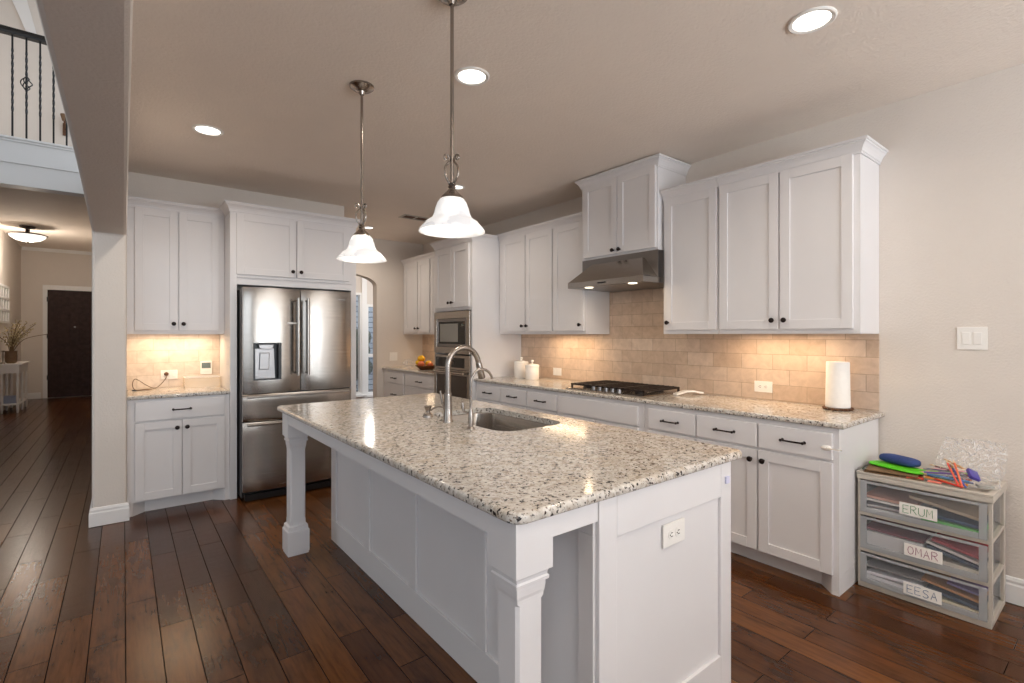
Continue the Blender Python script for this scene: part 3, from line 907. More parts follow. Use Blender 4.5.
# dispenser recess
mb = MB()
x0, x1, z0, z1 = hz
mb.box(x0, .062, z0, x1, .069, z1); mb.box(x0, .004, z0, x0 + .014, .062, z1); mb.box(x1 - .022, .004, z0, x1, .062, z1); mb.box(x0 + .014, .004, z1 - .012, x1 - .022, .062, z1); mb.box(x0 + .014, .0, z0, x1 - .022, .062, z0 + .01)
dsp = mb.build('dispenser', M['black'], dl)
mb = MB(); mb.prism([(x0 + .016, z0 + .011), (x1 - .04, z0 + .011), (x1 - .05, z1 - .05), (x0 + .024, z1 - .05)], 'y', .05, .0615)
mb.build('dispenser_back', M['steel_dark'], dsp)
mb = MB(); mb.prism([(x0 + .05, z0 + .085), (x0 + .125, z0 + .085), (x0 + .13, z0 + .225), (x0 + .055, z0 + .225)], 'y', .036, .049)
mb.build('dispenser_paddle', M['steel_dark'], dsp, bevel=.005)
mb = MB(); mb.prism([(x0 + .04, z1 - .014), (x0 + .16, z1 - .014), (x0 + .152, z1 - .045), (x0 + .13, z1 - .056), (x0 + .07, z1 - .056), (x0 + .048, z1 - .045)], 'y', .02, .06)
mb.build('dispenser_spout', M['steel_dark'], dsp, bevel=.004)
for x, par in ((mid - .04, dl), (mid + .04, dr_)):
    mb = MB()
    mb.tube([(x, -.055, 1.03), (x, -.058, 1.30), (x, -.055, 1.69)], .0125, 12)
    for z in (1.05, 1.67): mb.tube([(x, .014, z), (x, -.055, z)], .009, 10)
    mb.build('handle', M['steel'], par, True)
    MB().box(x - .012, -.0445, 1.06, x + .012, -.03, 1.66).build('handle_gap_shade', M['black'], par)  # black strip drawn in as the shaded gap behind the handle bar
MB().box(fw - .13, -.001, 1.69, fw - .07, .012, 1.697).build('badge', M['steel_dark'], dr_)
for par, zz in ((w1, .872), (w2, .642)):
    mb = MB(); mb.box(.03, -.012, zz - .018, fw - .03, .02, zz + .002, .004)
    mb.build('handle', M['steel'], par)
# child latch on the fridge doors
t = thing('safety_latch', 'small white child safety latch on the refrigerator doors', 'latch', (FX0 + mid - .085, FYF - .002, 1.475))
MB().box(-.03, -.002, -.009, .012, .006, .009, .003).build('base', M['plate'], t)
MB().box(.0, -.014, -.005, .05, -.003, .005, .002).build('strap', M['plate'], t)
t = thing('safety_latch', 'white oval child safety latch on the nearest drawer of the cooktop run', 'latch', (BX - .021, 1.04, .775))
MB().ball((0, 0, 0), .02, .35, 1.25, .75).build('pad', M['plate'], t, True)
MB().tube([(-.006, 0, 0), (-.012, -.05, 0), (-.006, -.075, .0)], .004, 8).build('strap', M['acrylic'], t)

# ------------------------------------------------------------------ range hood, cooktop
HY0, HY1 = 2.279, 3.065
t = thing('range_hood', 'stainless under-cabinet range hood above the cooktop', 'range hood', (3.0, 2.68, 1.77))
O = (3.0, 2.68, 1.77)
mb = MB(O)
mb.box(3.195, HY0, 1.815, RW - .012, HY1, 2.0255)
mb.build('chimney_box', M['steel_dark'], t)
mb = MB(O)
fx = 3.015
lo = [(fx, HY1, 1.818), (fx, HY0, 1.818), (3.1945, HY0, 1.818), (3.1945, HY1, 1.818)]
hi = [(3.165, HY1 - .14, 1.975), (3.165, HY0 + .12, 1.975), (3.1945, HY0 + .12, 1.975), (3.1945, HY1 - .14, 1.975)]
mb.loft([lo, hi])
mb.build('canopy', M['steel'], t)
mb = MB(O)
mb.box(fx, HY0, 1.772, fx + .012, HY1, 1.8175); mb.box(fx + .012, HY0, 1.772, RW - .012, HY0 + .012, 1.8148); mb.box(fx + .012, HY1 - .012, 1.772, RW - .012, HY1, 1.8148)
mb.build('lip', M['steel'], t)
mb = MB(O); mb.box(fx + .0125, HY0 + .0125, 1.771, RW - .013, HY1 - .0125, 1.80)
ub_ = mb.build('filter_panel', M['steel_dark'], t)
for y in (2.41, 2.86):
    MB(O).lathe([(.036, 0), (.033, -.004), (.001, -.0045)], (3.06, y, 1.7705), 16).build('lamp', M['hoodlens'], t)
mb = MB(O)
for i in range(4): mb.box(fx - .006, 2.64 + i * .022, 1.79, fx - .0005, 2.655 + i * .022, 1.80)
mb.build('button_row', M['black'], t)
# cooktop
t = thing('gas_cooktop', 'black gas cooktop with five knobs set in the granite', 'cooktop', (3.25, 2.67, .9145))
O = (3.25, 2.67, .9145)
CX0, CX1, CY0, CY1 = 3.0, 3.50, 2.27, 3.08
MB(O).box(CX0, CY0, .9147, CX1, CY1, .924, .004).build('pan', M['steel'], t)
def grate(y0, y1):
    mb = MB(O)
    for y in (y0, y1): mb.box(CX0 + .03, y - .007, .948, CX1 - .02, y + .007, .962)
    for x in (CX0 + .03, CX1 - .034): mb.box(x, y0, .948, x + .014, y1, .962)
    n = 5
    for i in range(1, n): mb.box(CX0 + .03, y0 + (y1 - y0) * i / n - .005, .952, CX1 - .02, y0 + (y1 - y0) * i / n + .005, .964)
    mb.box((CX0 + CX1) / 2 - .006, y0, .950, (CX0 + CX1) / 2 + .006, y1, .961)
    for x in (CX0 + .037, CX1 - .027):
        for y in (y0, y1): mb.box(x - .007, y - .007, .9241, x + .007, y + .007, .949)
    return mb.build('grate', M['iron'], t)
grate(2.285, 2.525); grate(2.54, 2.78); grate(2.795, 3.035)
for x, y, r in ((3.14, 2.41, .035), (3.38, 2.41, .045), (3.27, 2.675, .055), (3.14, 2.94, .045), (3.38, 2.94, .035)):
    MB(O).lathe([(r, 0), (r, .012), (r * .75, .02), (r * .7, .024), (.001, .0245)], (x, y, .9242), 18).build('burner', M['iron'], t)
for i in range(5):
    y = 2.515 + i * .066
    MB(O).lathe([(.024, 0), (.024, .004), (.019, .006), (.017, .028), (.001, .030)], (3.03, y, .9242), 14).build('knob', M['steel_dark'], t, True)
# white spoon rest
t = MB((3.36, 2.16, .9148))
prof = [(-.10, .0), (-.06, .010), (-.01, .022), (.05, .022), (.10, .012), (.13, .008)]
rings = []
for i, (u, z) in enumerate(prof):
    w = [.026, .026, .024, .024, .036, .030][i]
    dx, dy = math.cos(-.42), math.sin(-.42)
    c = (3.40 + u * dx, 2.165 + u * dy)
    rings.append([(c[0] - dy * w, c[1] + dx * w, .915 + z), (c[0] + dy * w, c[1] - dx * w, .915 + z), (c[0] + dy * w, c[1] - dx * w, .928 + z), (c[0] - dy * w, c[1] + dx * w, .928 + z)])
tag(t.loft(rings).build('spoon_rest', M['ceramic'], None, True), 'white spoon rest lying beside the cooktop', 'utensil')

# canisters
def canister(x, y, r, h, label):
    t = thing('canister', label, 'canister', (x, y, .9145), 0, None)
    MB().lathe([(r * .96, 0), (r, .006), (r, h * .97), (r * .97, h)], (0, 0, 0), 32).build('jar', M['ceramic'], t, True)
    ld = MB().lathe([(r * 1.02, h + .0005), (r * 1.03, h + .012), (r * .92, h + .026), (r * .3, h + .034), (.001, h + .035)], (0, 0, 0), 32).build('lid', M['ceramic'], t, True)
    MB().lathe([(.01, h + .033), (.009, h + .045), (.018, h + .056), (.015, h + .07), (.002, h + .074)], (0, 0, 0), 16).build('lid_knob', M['ceramic'], ld, True)
canister(3.395, 4.165, .078, .150, 'taller white ceramic canister, the left one of the pair by the oven tower')
canister(3.345, 3.925, .072, .128, 'shorter white ceramic canister, in front at the right of its taller mate')
# wall plates on the tile
def plate(name, label, cat, loc, rz, w, h, kind):
    t = thing(name, label, cat, loc, rz)
    MB().box(-w / 2, -.006, -h / 2, w / 2, -.0005, h / 2, .002).build('cover_plate', M['plate'], t)
    if kind == 'duplex_h':
        for sx in (-1, 1):
            f = MB().lathe([(.017, 0), (.017, .002), (.001, .0021)], (sx * .02, -.0061, 0), 18, '-y').build('socket', M['plate'], t)
            mb = MB()
            for a in (-1, 1): mb.box(sx * .02 - .004 + .0, -.0095, a * .006 - .0012, sx * .02 + .006, -.0083, a * .006 + .0012)
            mb.box(sx * .02 - .010, -.0095, -.002, sx * .02 - .006, -.0083, .002)
            mb.build('slots', M['slot'], f)
    elif kind == 'rocker':
        for sx in (-1, 1):
            MB().box(sx * .023 - .0165, -.010, -.033, sx * .023 + .0165, -.0062, .033, .002).build('rocker_switch', M['plate'], t)
    elif kind == 'single':
        MB().box(-.017, -.009, -.033, .017, -.0062, .033, .002).build('rocker_switch', M['plate'], t)
    elif kind == 'double_out':
        MB().box(-.055, -.008, -.017, -.02, -.0062, .017, .002).build('socket', M['plate'], t)
        MB().box(.02, -.009, -.017, .055, -.0062, .017, .002).build('rocker_switch', M['plate'], t)
    return t
plate('outlet', 'white outlet plate on the tile behind the canisters', 'outlet', (RW - .0095, 3.79, .990), RZ, .122, .078, 'double_out')
plate('outlet', 'white duplex outlet on the tile between paper towels and cooktop', 'outlet', (RW - .0095, 1.668, 1.007), RZ, .125, .078, 'duplex_h')
plate('light_switch', 'white double rocker switch plate on the bare right wall', 'switch', (RW - .0005, .57, 1.356), RZ, .122, .122, 'rocker')
plate('outlet', 'white duplex outlet on the near end panel of the island', 'outlet', (1.499, .9995 + .008, .690), 0, .125, .078, 'duplex_h')
plate('light_switch', 'white switch plate on the far wall beside the arched opening', 'switch', (3.105, AW - .0005, 1.06), 0, .122, .122, 'rocker')
# paper towel holder and roll
px, py = 3.465, 1.165
t = thing('paper_towel_holder', 'dark beaded base of the paper towel stand on the granite', 'paper towel holder', (px, py, .9145))
mb = MB(); mb.lathe([(.070, 0), (.076, .006), (.070, .014), (.02, .016)], (0, 0, 0), 24)
for i in range(20): mb.ball((.075 * math.cos(i * PI / 10), .075 * math.sin(i * PI / 10), .009), .0085, u=8, w=6)
mb.build('base', M['wood_dark'], t, True)
MB().lathe([(.008, .016), (.008, .262), (.001, .266)], (0, 0, 0), 10).build('rod', M['wood_dark'], t, True)
mb = MB((px, py, .931)); R_ = .066
rings = []
for r, z in ((.02, .0), (.066, .0), (.0665, .004), (.062, .27), (.060, .278), (.02, .279)):
    rings.append([(px + r * math.cos(2 * PI * i / 32), py + r * math.sin(2 * PI * i / 32), .931 + z) for i in range(32)])
mb.loft(rings, cap=False)
mb.loft([rings[0], rings[-1]], cap=False)
tag(mb.build('paper_towel_roll', M['paper'], None, True), 'white paper towel roll standing upright at the near end of counter', 'paper towels')

# nook items
t = plate('outlet', 'cream outlet plate with brown plug on the tile left of the refrigerator', 'outlet', (.316, FW - .0095, 1.028), 0, .122, .078, 'double_out')
t = thing('power_cord', 'thin brown power cord looping from the plug onto the nook counter', 'cord', (.28, FW - .02, 1.035))
O = (.28, FW - .02, 1.035)
MB(O).lathe([(.016, .0), (.017, .012), (.012, .022), (.004, .024)], (.295, FW - .019, 1.035), 14, '-y').build('plug', M['wood_dark'], t, True)
cp_ = [(.295, FW - .045, 1.03), (.29, FW - .055, 1.00), (.25, FW - .06, .945), (.21, FW - .07, .921), (.16, FW - .08, .945), (.10, FW - .09, .995), (.075, FW - .09, 1.005), (.06, FW - .1, .975), (.065, FW - .12, .935), (.085, FW - .13, .9185), (.13, FW - .12, .918), (.19, FW - .1, .918)]
def smoothpts(P, n=6):
    P = [Vector(p) for p in P]; out = []
    for i in range(len(P) - 1):
        p0, p1, p2, p3 = P[max(i - 1, 0)], P[i], P[i + 1], P[min(i + 2, len(P) - 1)]
        for k in range(n):
            u = k / n
            out.append(0.5 * ((2 * p1) + (-p0 + p2) * u + (2 * p0 - 5 * p1 + 4 * p2 - p3) * u * u + (-p0 + 3 * p1 - 3 * p2 + p3) * u ** 3))
    out.append(P[-1]); return out
MB(O).tube(smoothpts(cp_), .0028, 8).build('cable', M['cord'], t, True)
MB(O).box(.055, FW - .19, .915, .085, FW - .17, .925, .002).build('connector', M['black'], t)
MB(O).tube(smoothpts([(.19, FW - .1, .918), (.16, FW - .14, .918), (.08, FW - .18, .919)]), .0028, 8).build('cable', M['cord'], t, True)
t = thing('wall_display', 'small cream wall display with grey screen above the nook counter', 'display', (.592, FW - .0095, 1.078))
MB().box(-.045, -.018, -.06, .045, -.0005, .06, .004).build('case', M['plate'], t)
MB().box(-.035, -.0195, -.005, .035, -.0182, .045).build('screen', M['lcd'], t)
MB().box(-.03, -.0205, -.035, .03, -.0182, -.022, .001).build('button_bar', M['plate'], t)
# clear tray below
t = thing('storage_tray', 'low clear tray on the nook counter under the display', 'tray', (.57, FW - .10, .9148))
mb = MB(); b = .004
mb.box(-.15, -.07, 0, .115, .07, b); mb.box(-.15, -.07, b, .115, -.066, .085); mb.box(-.15, .066, b, .115, .07, .085); mb.box(-.15, -.066, b, -.146, .066, .085); mb.box(.111, -.066, b, .115, .066, .085)
mb.build('body', M['acrylic'], t)
mb = MB(); mb.box(-.153, -.073, .0852, .118, -.064, .093, .002); mb.box(-.153, .064, .0852, .118, .073, .093, .002); mb.box(-.153, -.064, .0852, -.144, .064, .093); mb.box(.109, -.064, .0852, .118, .064, .093)
mb.build('rim', M['plate'], t)

# fruit in the far corner
fx_, fy_ = 3.20, 5.93
t = thing('fruit_basket', 'brown woven basket of fruit on the far corner counter', 'basket', (fx_, fy_, .9148))
mb = MB(); mb.lathe([(.09, 0), (.105, .012), (.15, .05), (.155, .055), (.145, .052), (.10, .016), (.001, .008)], (0, 0, 0), 28)
mb.build('bowl', M['wicker'], t, True)
def fruit(name, label, c, r, mat, sq=(1, 1, 1), grp=None):
    tag(MB(c).ball(c, r, *sq).build(name, M[mat], None, True), label, 'fruit', grp)
fruit('peach', 'peach at the front of the fruit basket', (3.12, 5.94, .985), .044, 'peach', (1, 1, .92))
fruit('peach', 'peach half hidden at the right rim of the fruit basket', (3.20, 5.84, .978), .040, 'peach', (1, 1, .92))
fruit('lemon', 'yellow fruit on top of the basket pile', (3.16, 6.01, 1.055), .050, 'yellow', (1, 1.15, .9))
fruit('lemon', 'yellow fruit at the left rim of the basket', (3.155, 6.08, 1.00), .042, 'yellow', (1, 1.2, .9))
fruit('lemon', 'yellow fruit at the back of the basket', (3.25, 5.97, .99), .045, 'yellow', (1, 1.1, .9))
def crumple(name, label, cat, c, size, mat, seed, amp=.25, seg=(26, 16), rot=0):
    rnd = random.Random(seed)
    ph = [(rnd.uniform(1, 5), rnd.uniform(1, 5), rnd.uniform(0, 6)) for _ in range(7)]
    mb = MB(c); u, w = seg
    rings = []
    for j in range(1, w):
        th = PI * j / w; ring = []
        for i in range(u):
            a = 2 * PI * i / u
            k = 1 + amp * sum(math.sin(p[0] * a * 1.0 // 1 * 0 + round(p[0]) * a + p[1] * th * 2 + p[2]) for p in ph) / 4
            x, y, z = size[0] * k * math.sin(th) * math.cos(a), size[1] * k * math.sin(th) * math.sin(a), -size[2] * math.cos(th) * (1 + .4 * (k - 1))
            ring.append((c[0] + x, c[1] + y, c[2] + z))
        rings.append(ring)
    mb.loft(rings)
    return tag(mb.build(name, M[mat], None, True, angle=25), label, cat)
crumple('plastic_bag', 'crumpled clear plastic bag of bread beside the fruit basket', 'bag', (3.40, 5.69, 1.005), (.085, .11, .088), 'wrap', 3)
crumple('plastic_bag', 'crumpled dark net bag leaning left of the fruit basket', 'bag', (3.10, 6.27, .980), (.07, .09, .063), 'bag', 5)

# ------------------------------------------------------------------ island
t = thing('kitchen_island', 'white panelled kitchen island with square turned legs', 'kitchen island', (1.37, 2.2, 0))
O = (1.37, 2.2, 0)
IX0, IX1, IY0, IY1, BXI = .797, 1.876, .9995, 3.385, 1.10
ZT = .883
mb = MB(O)
bx, by0, by1 = BXI + .012, IY0 + .012, IY1 - .012
# core walls (open above the sink)
mb.box(bx, by0, .001, bx + .02, by1, ZT); mb.box(IX1 - .02, by0, .001, IX1, by1, ZT); mb.box(bx + .02, by0, .001, IX1 - .02, by0 + .02, ZT); mb.box(bx + .02, by1 - .02, .001, IX1 - .02, by1, ZT)
mb.box(bx + .02, by0 + .02, .05, IX1 - .02, by1 - .02, .07)
body = mb.build('body', M['cab'], t)
# long side panel frame (faces -X)
mb = MB(O)
x0, x1 = BXI, bx - .0002
def bar(y0, y1, z0, z1): mb.box(x0, y0, z0, x1, y1, z1, .0025)
segs = [(3.287, 2.797), (2.723, 2.221), (2.152, 1.638), (1.573, 1.075)]
bar(by0, by1, .001, .143); bar(by0, by1, .775, ZT)
prev = by1
for a, b in segs:
    bar(a, prev, .1432, .7748); prev = b
bar(by0, prev, .1432, .7748)
mb.build('side_panel', M['cab'], t)
# near end panel (faces -Y)
mb = MB(O)
y0, y1 = IY0, by0 - .0002
def barx(xa, xb, z0, z1): mb.box(xa, y0, z0, xb, y1, z1, .0025)
barx(BXI + .01, 1.194, .001, ZT); barx(1.801, IX1, .001, ZT); barx(1.1942, 1.8008, .753, ZT); barx(1.1942, 1.8008, .001, .145)
mb.build('end_panel', M['cab'], t)
mb = MB(O); mb.box(BXI + .01, IY0 - .003, .001, BXI + .028, IY0 - .0002, ZT)
mb.build('end_stile', M['cab'], t)
# aprons
mb = MB(O)
mb.box(IX0 + .003, IY0 + .13, .822, IX0 + .023, IY1 - .13, ZT)
mb.box(IX0 + .131, IY0 + .002, .820, BXI + .009, IY0 + .022, ZT)
mb.box(IX0 + .131, IY1 - .022, .820, BXI + .011, IY1 - .002, ZT)
mb.build('apron', M['cab'], t)
def leg(xa, ya):
    w = .13
    c = (xa + w / 2, ya + w / 2)
    mb = MB(O)
    def sq(h, z, ch=0):
        if ch == 0:
            ch = .0008
        return [(c[0] + a, c[1] + b, z) for a, b in ((-h, -h + ch), (-h + ch, -h), (h - ch, -h), (h, -h + ch), (h, h - ch), (h - ch, h), (-h + ch, h), (-h, h - ch))]
    H = w / 2
    s_ = .046
    rings = [sq(H - .004, .001), sq(H - .004, .012), sq(H, .016), sq(H, .15), sq(H - .006, .158), sq(s_ + .012, .166), sq(s_ + .011, .172), sq(s_ + .012, .178), sq(s_ + .001, .186), sq(s_, .20), sq(s_, .215), sq(s_, .222, .009), sq(s_, .655, .009), sq(s_, .662), sq(s_ + .0005, .67), sq(s_ + .003, .680), sq(s_ + .0045, .695),
             sq(s_ + .0045, .706), sq(s_ + .011, .708), sq(s_ + .012, .717), sq(s_ + .008, .721), sq(s_ + .009, .729), sq(H - .007, .737), sq(H, .739), sq(H, ZT)]
    mb.loft(rings)
    return mb.build('leg', M['cab'], t)
leg(IX0, IY0); leg(IX0, IY1 - .13)
# small square latch plate on the near end
tag(MB((1.837, .995, .812)).box(1.826, .9905, .80, 1.850, .9968 + .002, .828, .003).build('latch_plate', col_mat('lavender_plastic', (212, 212, 236))), 'tiny white square latch plate at the top corner of the island end', 'latch')

# sink opening and basin
def sinkpts(o=0.0, n=10):
    out = []
    raw = [(1.43, 1.86), (1.80, 1.86), (1.83, 2.0), (1.83, 2.36), (1.80, 2.56), (1.70, 2.61), (1.43, 2.58), (1.405, 2.4), (1.40, 2.1)]
    # rounded rectangle, slightly bowed
    pts = rrect(1.405 + o, 1.86 + o, 1.832 - o, 2.60 - o, .10, n)
    return pts
counter('island_countertop', 'large speckled cream granite top of the island', .782, .982, 1.962, 3.497, corner=.045, edge=.014, hole=sinkpts())
t = thing('sink', 'undermount stainless sink set in the island top', 'sink', (1.62, 2.23, .70))
O = (1.62, 2.23, .70)
mb = MB(O)
rings = [[(p[0], p[1], z) for p in sinkpts(o)] for o, z in ((-.012, .8825), (.004, .8825), (.006, .88), (.010, .72), (.03, .70), (.06, .695))]
mb.loft(rings, cap=False)
mb.face([mb.v((p[0], p[1], .695)) for p in sinkpts(.06)])
mb.build('basin', M['steel'], t, True)
MB(O).lathe([(.045, 0), (.04, .004), (.02, .002), (.001, .002)], (1.62, 2.23, .6955), 20).build('drain', M['nickel'], t, True)
# faucet
t = thing('faucet', 'tall brushed nickel gooseneck faucet behind the sink', 'faucet', (1.35, 2.271, .9145))
path = [(0, 0, z) for z in (.0, .1, .2, .25, .275)]
R_ = .098; zc = .292
for i in range(0, 15):
    a = PI - (PI * .95) * i / 14
    path.append((R_ + R_ * math.cos(a), 0, zc + R_ * math.sin(a)))
MB().lathe([(.027, 0), (.027, .006), (.0235, .012), (.0225, .08), (.020, .15), (.0175, .152), (.0175, .156)], (0, 0, 0), 24).build('base', M['nickel'], t, True)
MB().tube([(0, 0, .15)] + path[2:], .0155, 16).build('gooseneck', M['nickel'], t, True)
e = Vector(path[-1]); d_ = (Vector(path[-1]) - Vector(path[-2])).normalized()
MB().tube([e, e + d_ * .01, e + d_ * .03, e + d_ * .085, e + d_ * .092], 0, 16, rad=[.0158, .0175, .018, .0205, .018]).build('spray_head', M['nickel'], t, True)
MB().tube([(0, .015, .085), (0, .045, .09), (0, .055, .095), (-.01, .062, .16)], 0, 10, rad=[.012, .011, .008, .006]).build('lever', M['nickel'], t, True)
t = thing('filter_faucet', 'small slim nickel water filter faucet right of the gooseneck', 'faucet', (1.338, 2.033, .9145))
MB().lathe([(.02, 0), (.019, .005), (.012, .012), (.0135, .05), (.0115, .085), (.007, .10), (.006, .105)], (0, 0, 0), 18).build('base', M['nickel'], t, True)
path = [(0, 0, .10), (0, 0, .16), (0, 0, .215)]
for i in range(1, 13):
    a = PI - PI * .92 * i / 12
    path.append((.062 + .062 * math.cos(a), -.01 * i / 12, .222 + .068 * math.sin(a)))
MB().tube(path, .0062, 12).build('spout', M['nickel'], t, True)
MB().tube([(0, 0.008, .075), (-.01, .045, .08), (-.015, .05, .10), (-.015, .05, .125)], 0, 10, rad=[.006, .006, .009, .006]).build('lever', M['nickel'], t, True)
t = thing('soap_dispenser', 'small flared nickel soap dispenser left of the faucet', 'soap dispenser', (1.344, 2.479, .9145))
MB().lathe([(.029, 0), (.029, .006), (.024, .018), (.013, .028), (.012, .036), (.021, .056), (.023, .062), (.001, .063)], (0, 0, 0), 20).build('pump_head', M['nickel'], t, True)
MB().tube(smoothpts([(.008, -.01, .035), (.03, -.06, .062), (.045, -.10, .058), (.05, -.115, .03)]), .0045, 10).build('spout', M['nickel'], t, True)

# ------------------------------------------------------------------ pendants
def pendant(x, y, label):
    t = thing('pendant_lamp', label, 'pendant lamp', (x, y, CZ), 0, 'pendant lamps over the island')
    MB().lathe([(.066, -.0005), (.066, -.010), (.050, -.022), (.018, -.032), (.012, -.05), (.001, -.051)], (0, 0, 0), 28).build('ceiling_plate', M['nickel'], t, True)
    MB().lathe([(.0072, -.03), (.0072, -.765), (.009, -.767), (.009, -.77)], (0, 0, 0), 12).build('rod', M['nickel'], t, True)
    for k in range(3):
        a = 2 * PI * k / 3 + .9
        pr = [(.010, -.768), (.024, -.748), (.031, -.722), (.027, -.70), (.014, -.684), (.011, -.672), (.017, -.659), (.028, -.656), (.033, -.665), (.028, -.675), (.021, -.671)]
        MB().tube(smoothpts([(r * math.cos(a), r * math.sin(a), z) for r, z in pr], 4), .0040, 8).build('scroll', M['nickel'], t, True)
    MB().lathe([(.008, -.765), (.016, -.770), (.013, -.776), (.017, -.782), (.014, -.788), (.018, -.796), (.030, -.808), (.042, -.820), (.047, -.830), (.02, -.831)], (0, 0, 0), 24).build('socket_cap', M['nickel'], t, True)
    pr = [(0.0372, -.825), (0.0490, -.832), (0.0588, -.846), (0.0666, -.868), (0.0725, -.890), (0.0804, -.907), (0.0970, -.919), (0.1029, -.922), (0.1117, -.933), (0.1235, -.946), (0.1313, -.956), (0.1328, -.961), (0.1284, -.960), (0.1196, -.950), (0.0980, -.926), (0.0774, -.912), (0.0686, -.892), (0.0627, -.870), (0.0549, -.850), (0.0451, -.837)]
    MB().lathe(pr, (0, 0, 0), 40, cap=False).build('glass_shade', M['shade'], t, True, angle=60)
    MB().ball((0, 0, -.885), .028, 1, 1, 1.2).build('bulb', M['bulb'], t, True)
    return t
PX, PY = (1.037, 1.037), (2.667, 1.72)
pendant(1.037, 2.667, 'bell shaped glass pendant lamp, the farther one nearer the refrigerator')
pendant(1.040, 1.717, 'bell shaped glass pendant lamp, the nearer and larger looking one')
for y in (2.667, 1.72):
    light('pendant_bulb_lamp', 'POINT', (1.040, y, CZ - .985), 0.6, CANW, size=0.05)

# recessed lights
LBL = ['recessed ceiling light at the upper right above the near wall cabinets', 'recessed ceiling light right of the nearer pendant rod', 'recessed ceiling light in front of the refrigerator cabinet at left',
       'recessed ceiling light just behind the nearer pendant cap', 'recessed ceiling light just behind the farther pendant cap']
for c, lb in zip(CANS[:5], LBL):
    t = thing('recessed_light', lb, 'ceiling light', (c[0], c[1], CZ), 0, 'recessed ceiling lights')
    MB().lathe([(.094, -.0005), (.094, -.005), (.088, -.009), (.074, -.006), (.072, -.0005)] if c[1] < 3.9 else [(.07, -.0005), (.07, -.004), (.064, -.007), (.051, -.005), (.049, -.0005)], (0, 0, 0), 32).build('trim_ring', M['plate'], t, True)
    lr = .0715 if c[1] < 3.9 else .048
    MB().lathe([(lr, -.0006), (lr, -.003), (.001, -.0031)], (0, 0, 0), 28).build('lens', M['lens'], t)
# vent
t = thing('air_vent', 'dark slotted air vent in the kitchen ceiling behind the pendants', 'vent', (2.69, 5.27, CZ))
mb = MB(); mb.box(-.17, -.09, -.008, .17, -.065, -.0005); mb.box(-.17, .065, -.008, .17, .09, -.0005); mb.box(-.17, -.065, -.008, -.145, .065, -.0005); mb.box(.145, -.065, -.008, .17, .065, -.0005); mb.box(-.01, -.065, -.008, .01, .065, -.0005)
mb.build('frame', M['taupe'], t)
mb = MB()
for i in range(7): mb.box(-.144, -.06 + i * .018, -.006, .144, -.052 + i * .018, -.001)
mb.build('louvres', M['wood_dark'], t)

# ------------------------------------------------------------------ plastic drawer tower at the right
SX0, SX1, SY0, SY1 = 3.18, 3.545, .437, .972
O = (3.36, .70, 0)
t = thing('plastic_drawer_unit', 'grey plastic storage unit with three translucent drawers by the right wall', 'drawer unit', O)
mb = MB(O)
mb.box(SX0 - .004, SY0 - .006, .588, SX1 + .004, SY1 + .006, .614, .005)
mb.box(SX0 - .004, SY0 - .006, .6142, SX0 + .022, SY1 + .006, .628, .003); mb.box(SX1 - .022, SY0 - .006, .6142, SX1 + .004, SY1 + .006, .628, .003)
mb.box(SX0 + .022, SY0 - .006, .6142, SX1 - .022, SY0 + .02, .628, .003); mb.box(SX0 + .022, SY1 - .02, .6142, SX1 - .022, SY1 + .006, .628, .003)
mb.build('top_tray', M['taupe'], t)
mb = MB(O)
for z0, z1 in ((.001, .03), (.196, .214), (.393, .411)):
    mb.box(SX0, SY0, z0, SX1, SY1, z1, .003)
mb.build('shelf_frame', M['taupe'], t)
mb = MB(O)
for z0, z1 in ((.0302, .1958), (.2142, .3928), (.4112, .5878)):
    for y0, y1 in ((SY0, SY0 + .012), (SY1 - .012, SY1)):
        mb.box(SX0, y0, z0, SX0 + .035, y1, z1); mb.box(SX1 - .05, y0, z0, SX1, y1, z1)
mb.build('side_post', M['taupe'], t)
INK = {'E': [[(1, 0), (0, 0), (0, 1), (1, 1)], [(0, .5), (.8, .5)]], 'R': [[(0, 0), (0, 1), (.7, 1), (.95, .8), (.7, .55), (0, .5)], [(.4, .5), (1, 0)]],
       'U': [[(0, 1), (0, .25), (.3, 0), (.7, 0), (1, .25), (1, 1)]], 'M': [[(0, 0), (.05, 1), (.5, .35), (.95, 1), (1, 0)]],
       'O': [[(.5, 0), (.12, .15), (0, .5), (.12, .88), (.5, 1), (.88, .88), (1, .5), (.88, .15), (.5, 0)]], 'A': [[(0, 0), (.5, 1), (1, 0)], [(.2, .38), (.8, .38)]],
       'S': [[(1, .9), (.6, 1), (.15, .9), (.05, .7), (.3, .55), (.75, .45), (.95, .25), (.7, .03), (.3, 0), (0, .12)]]}
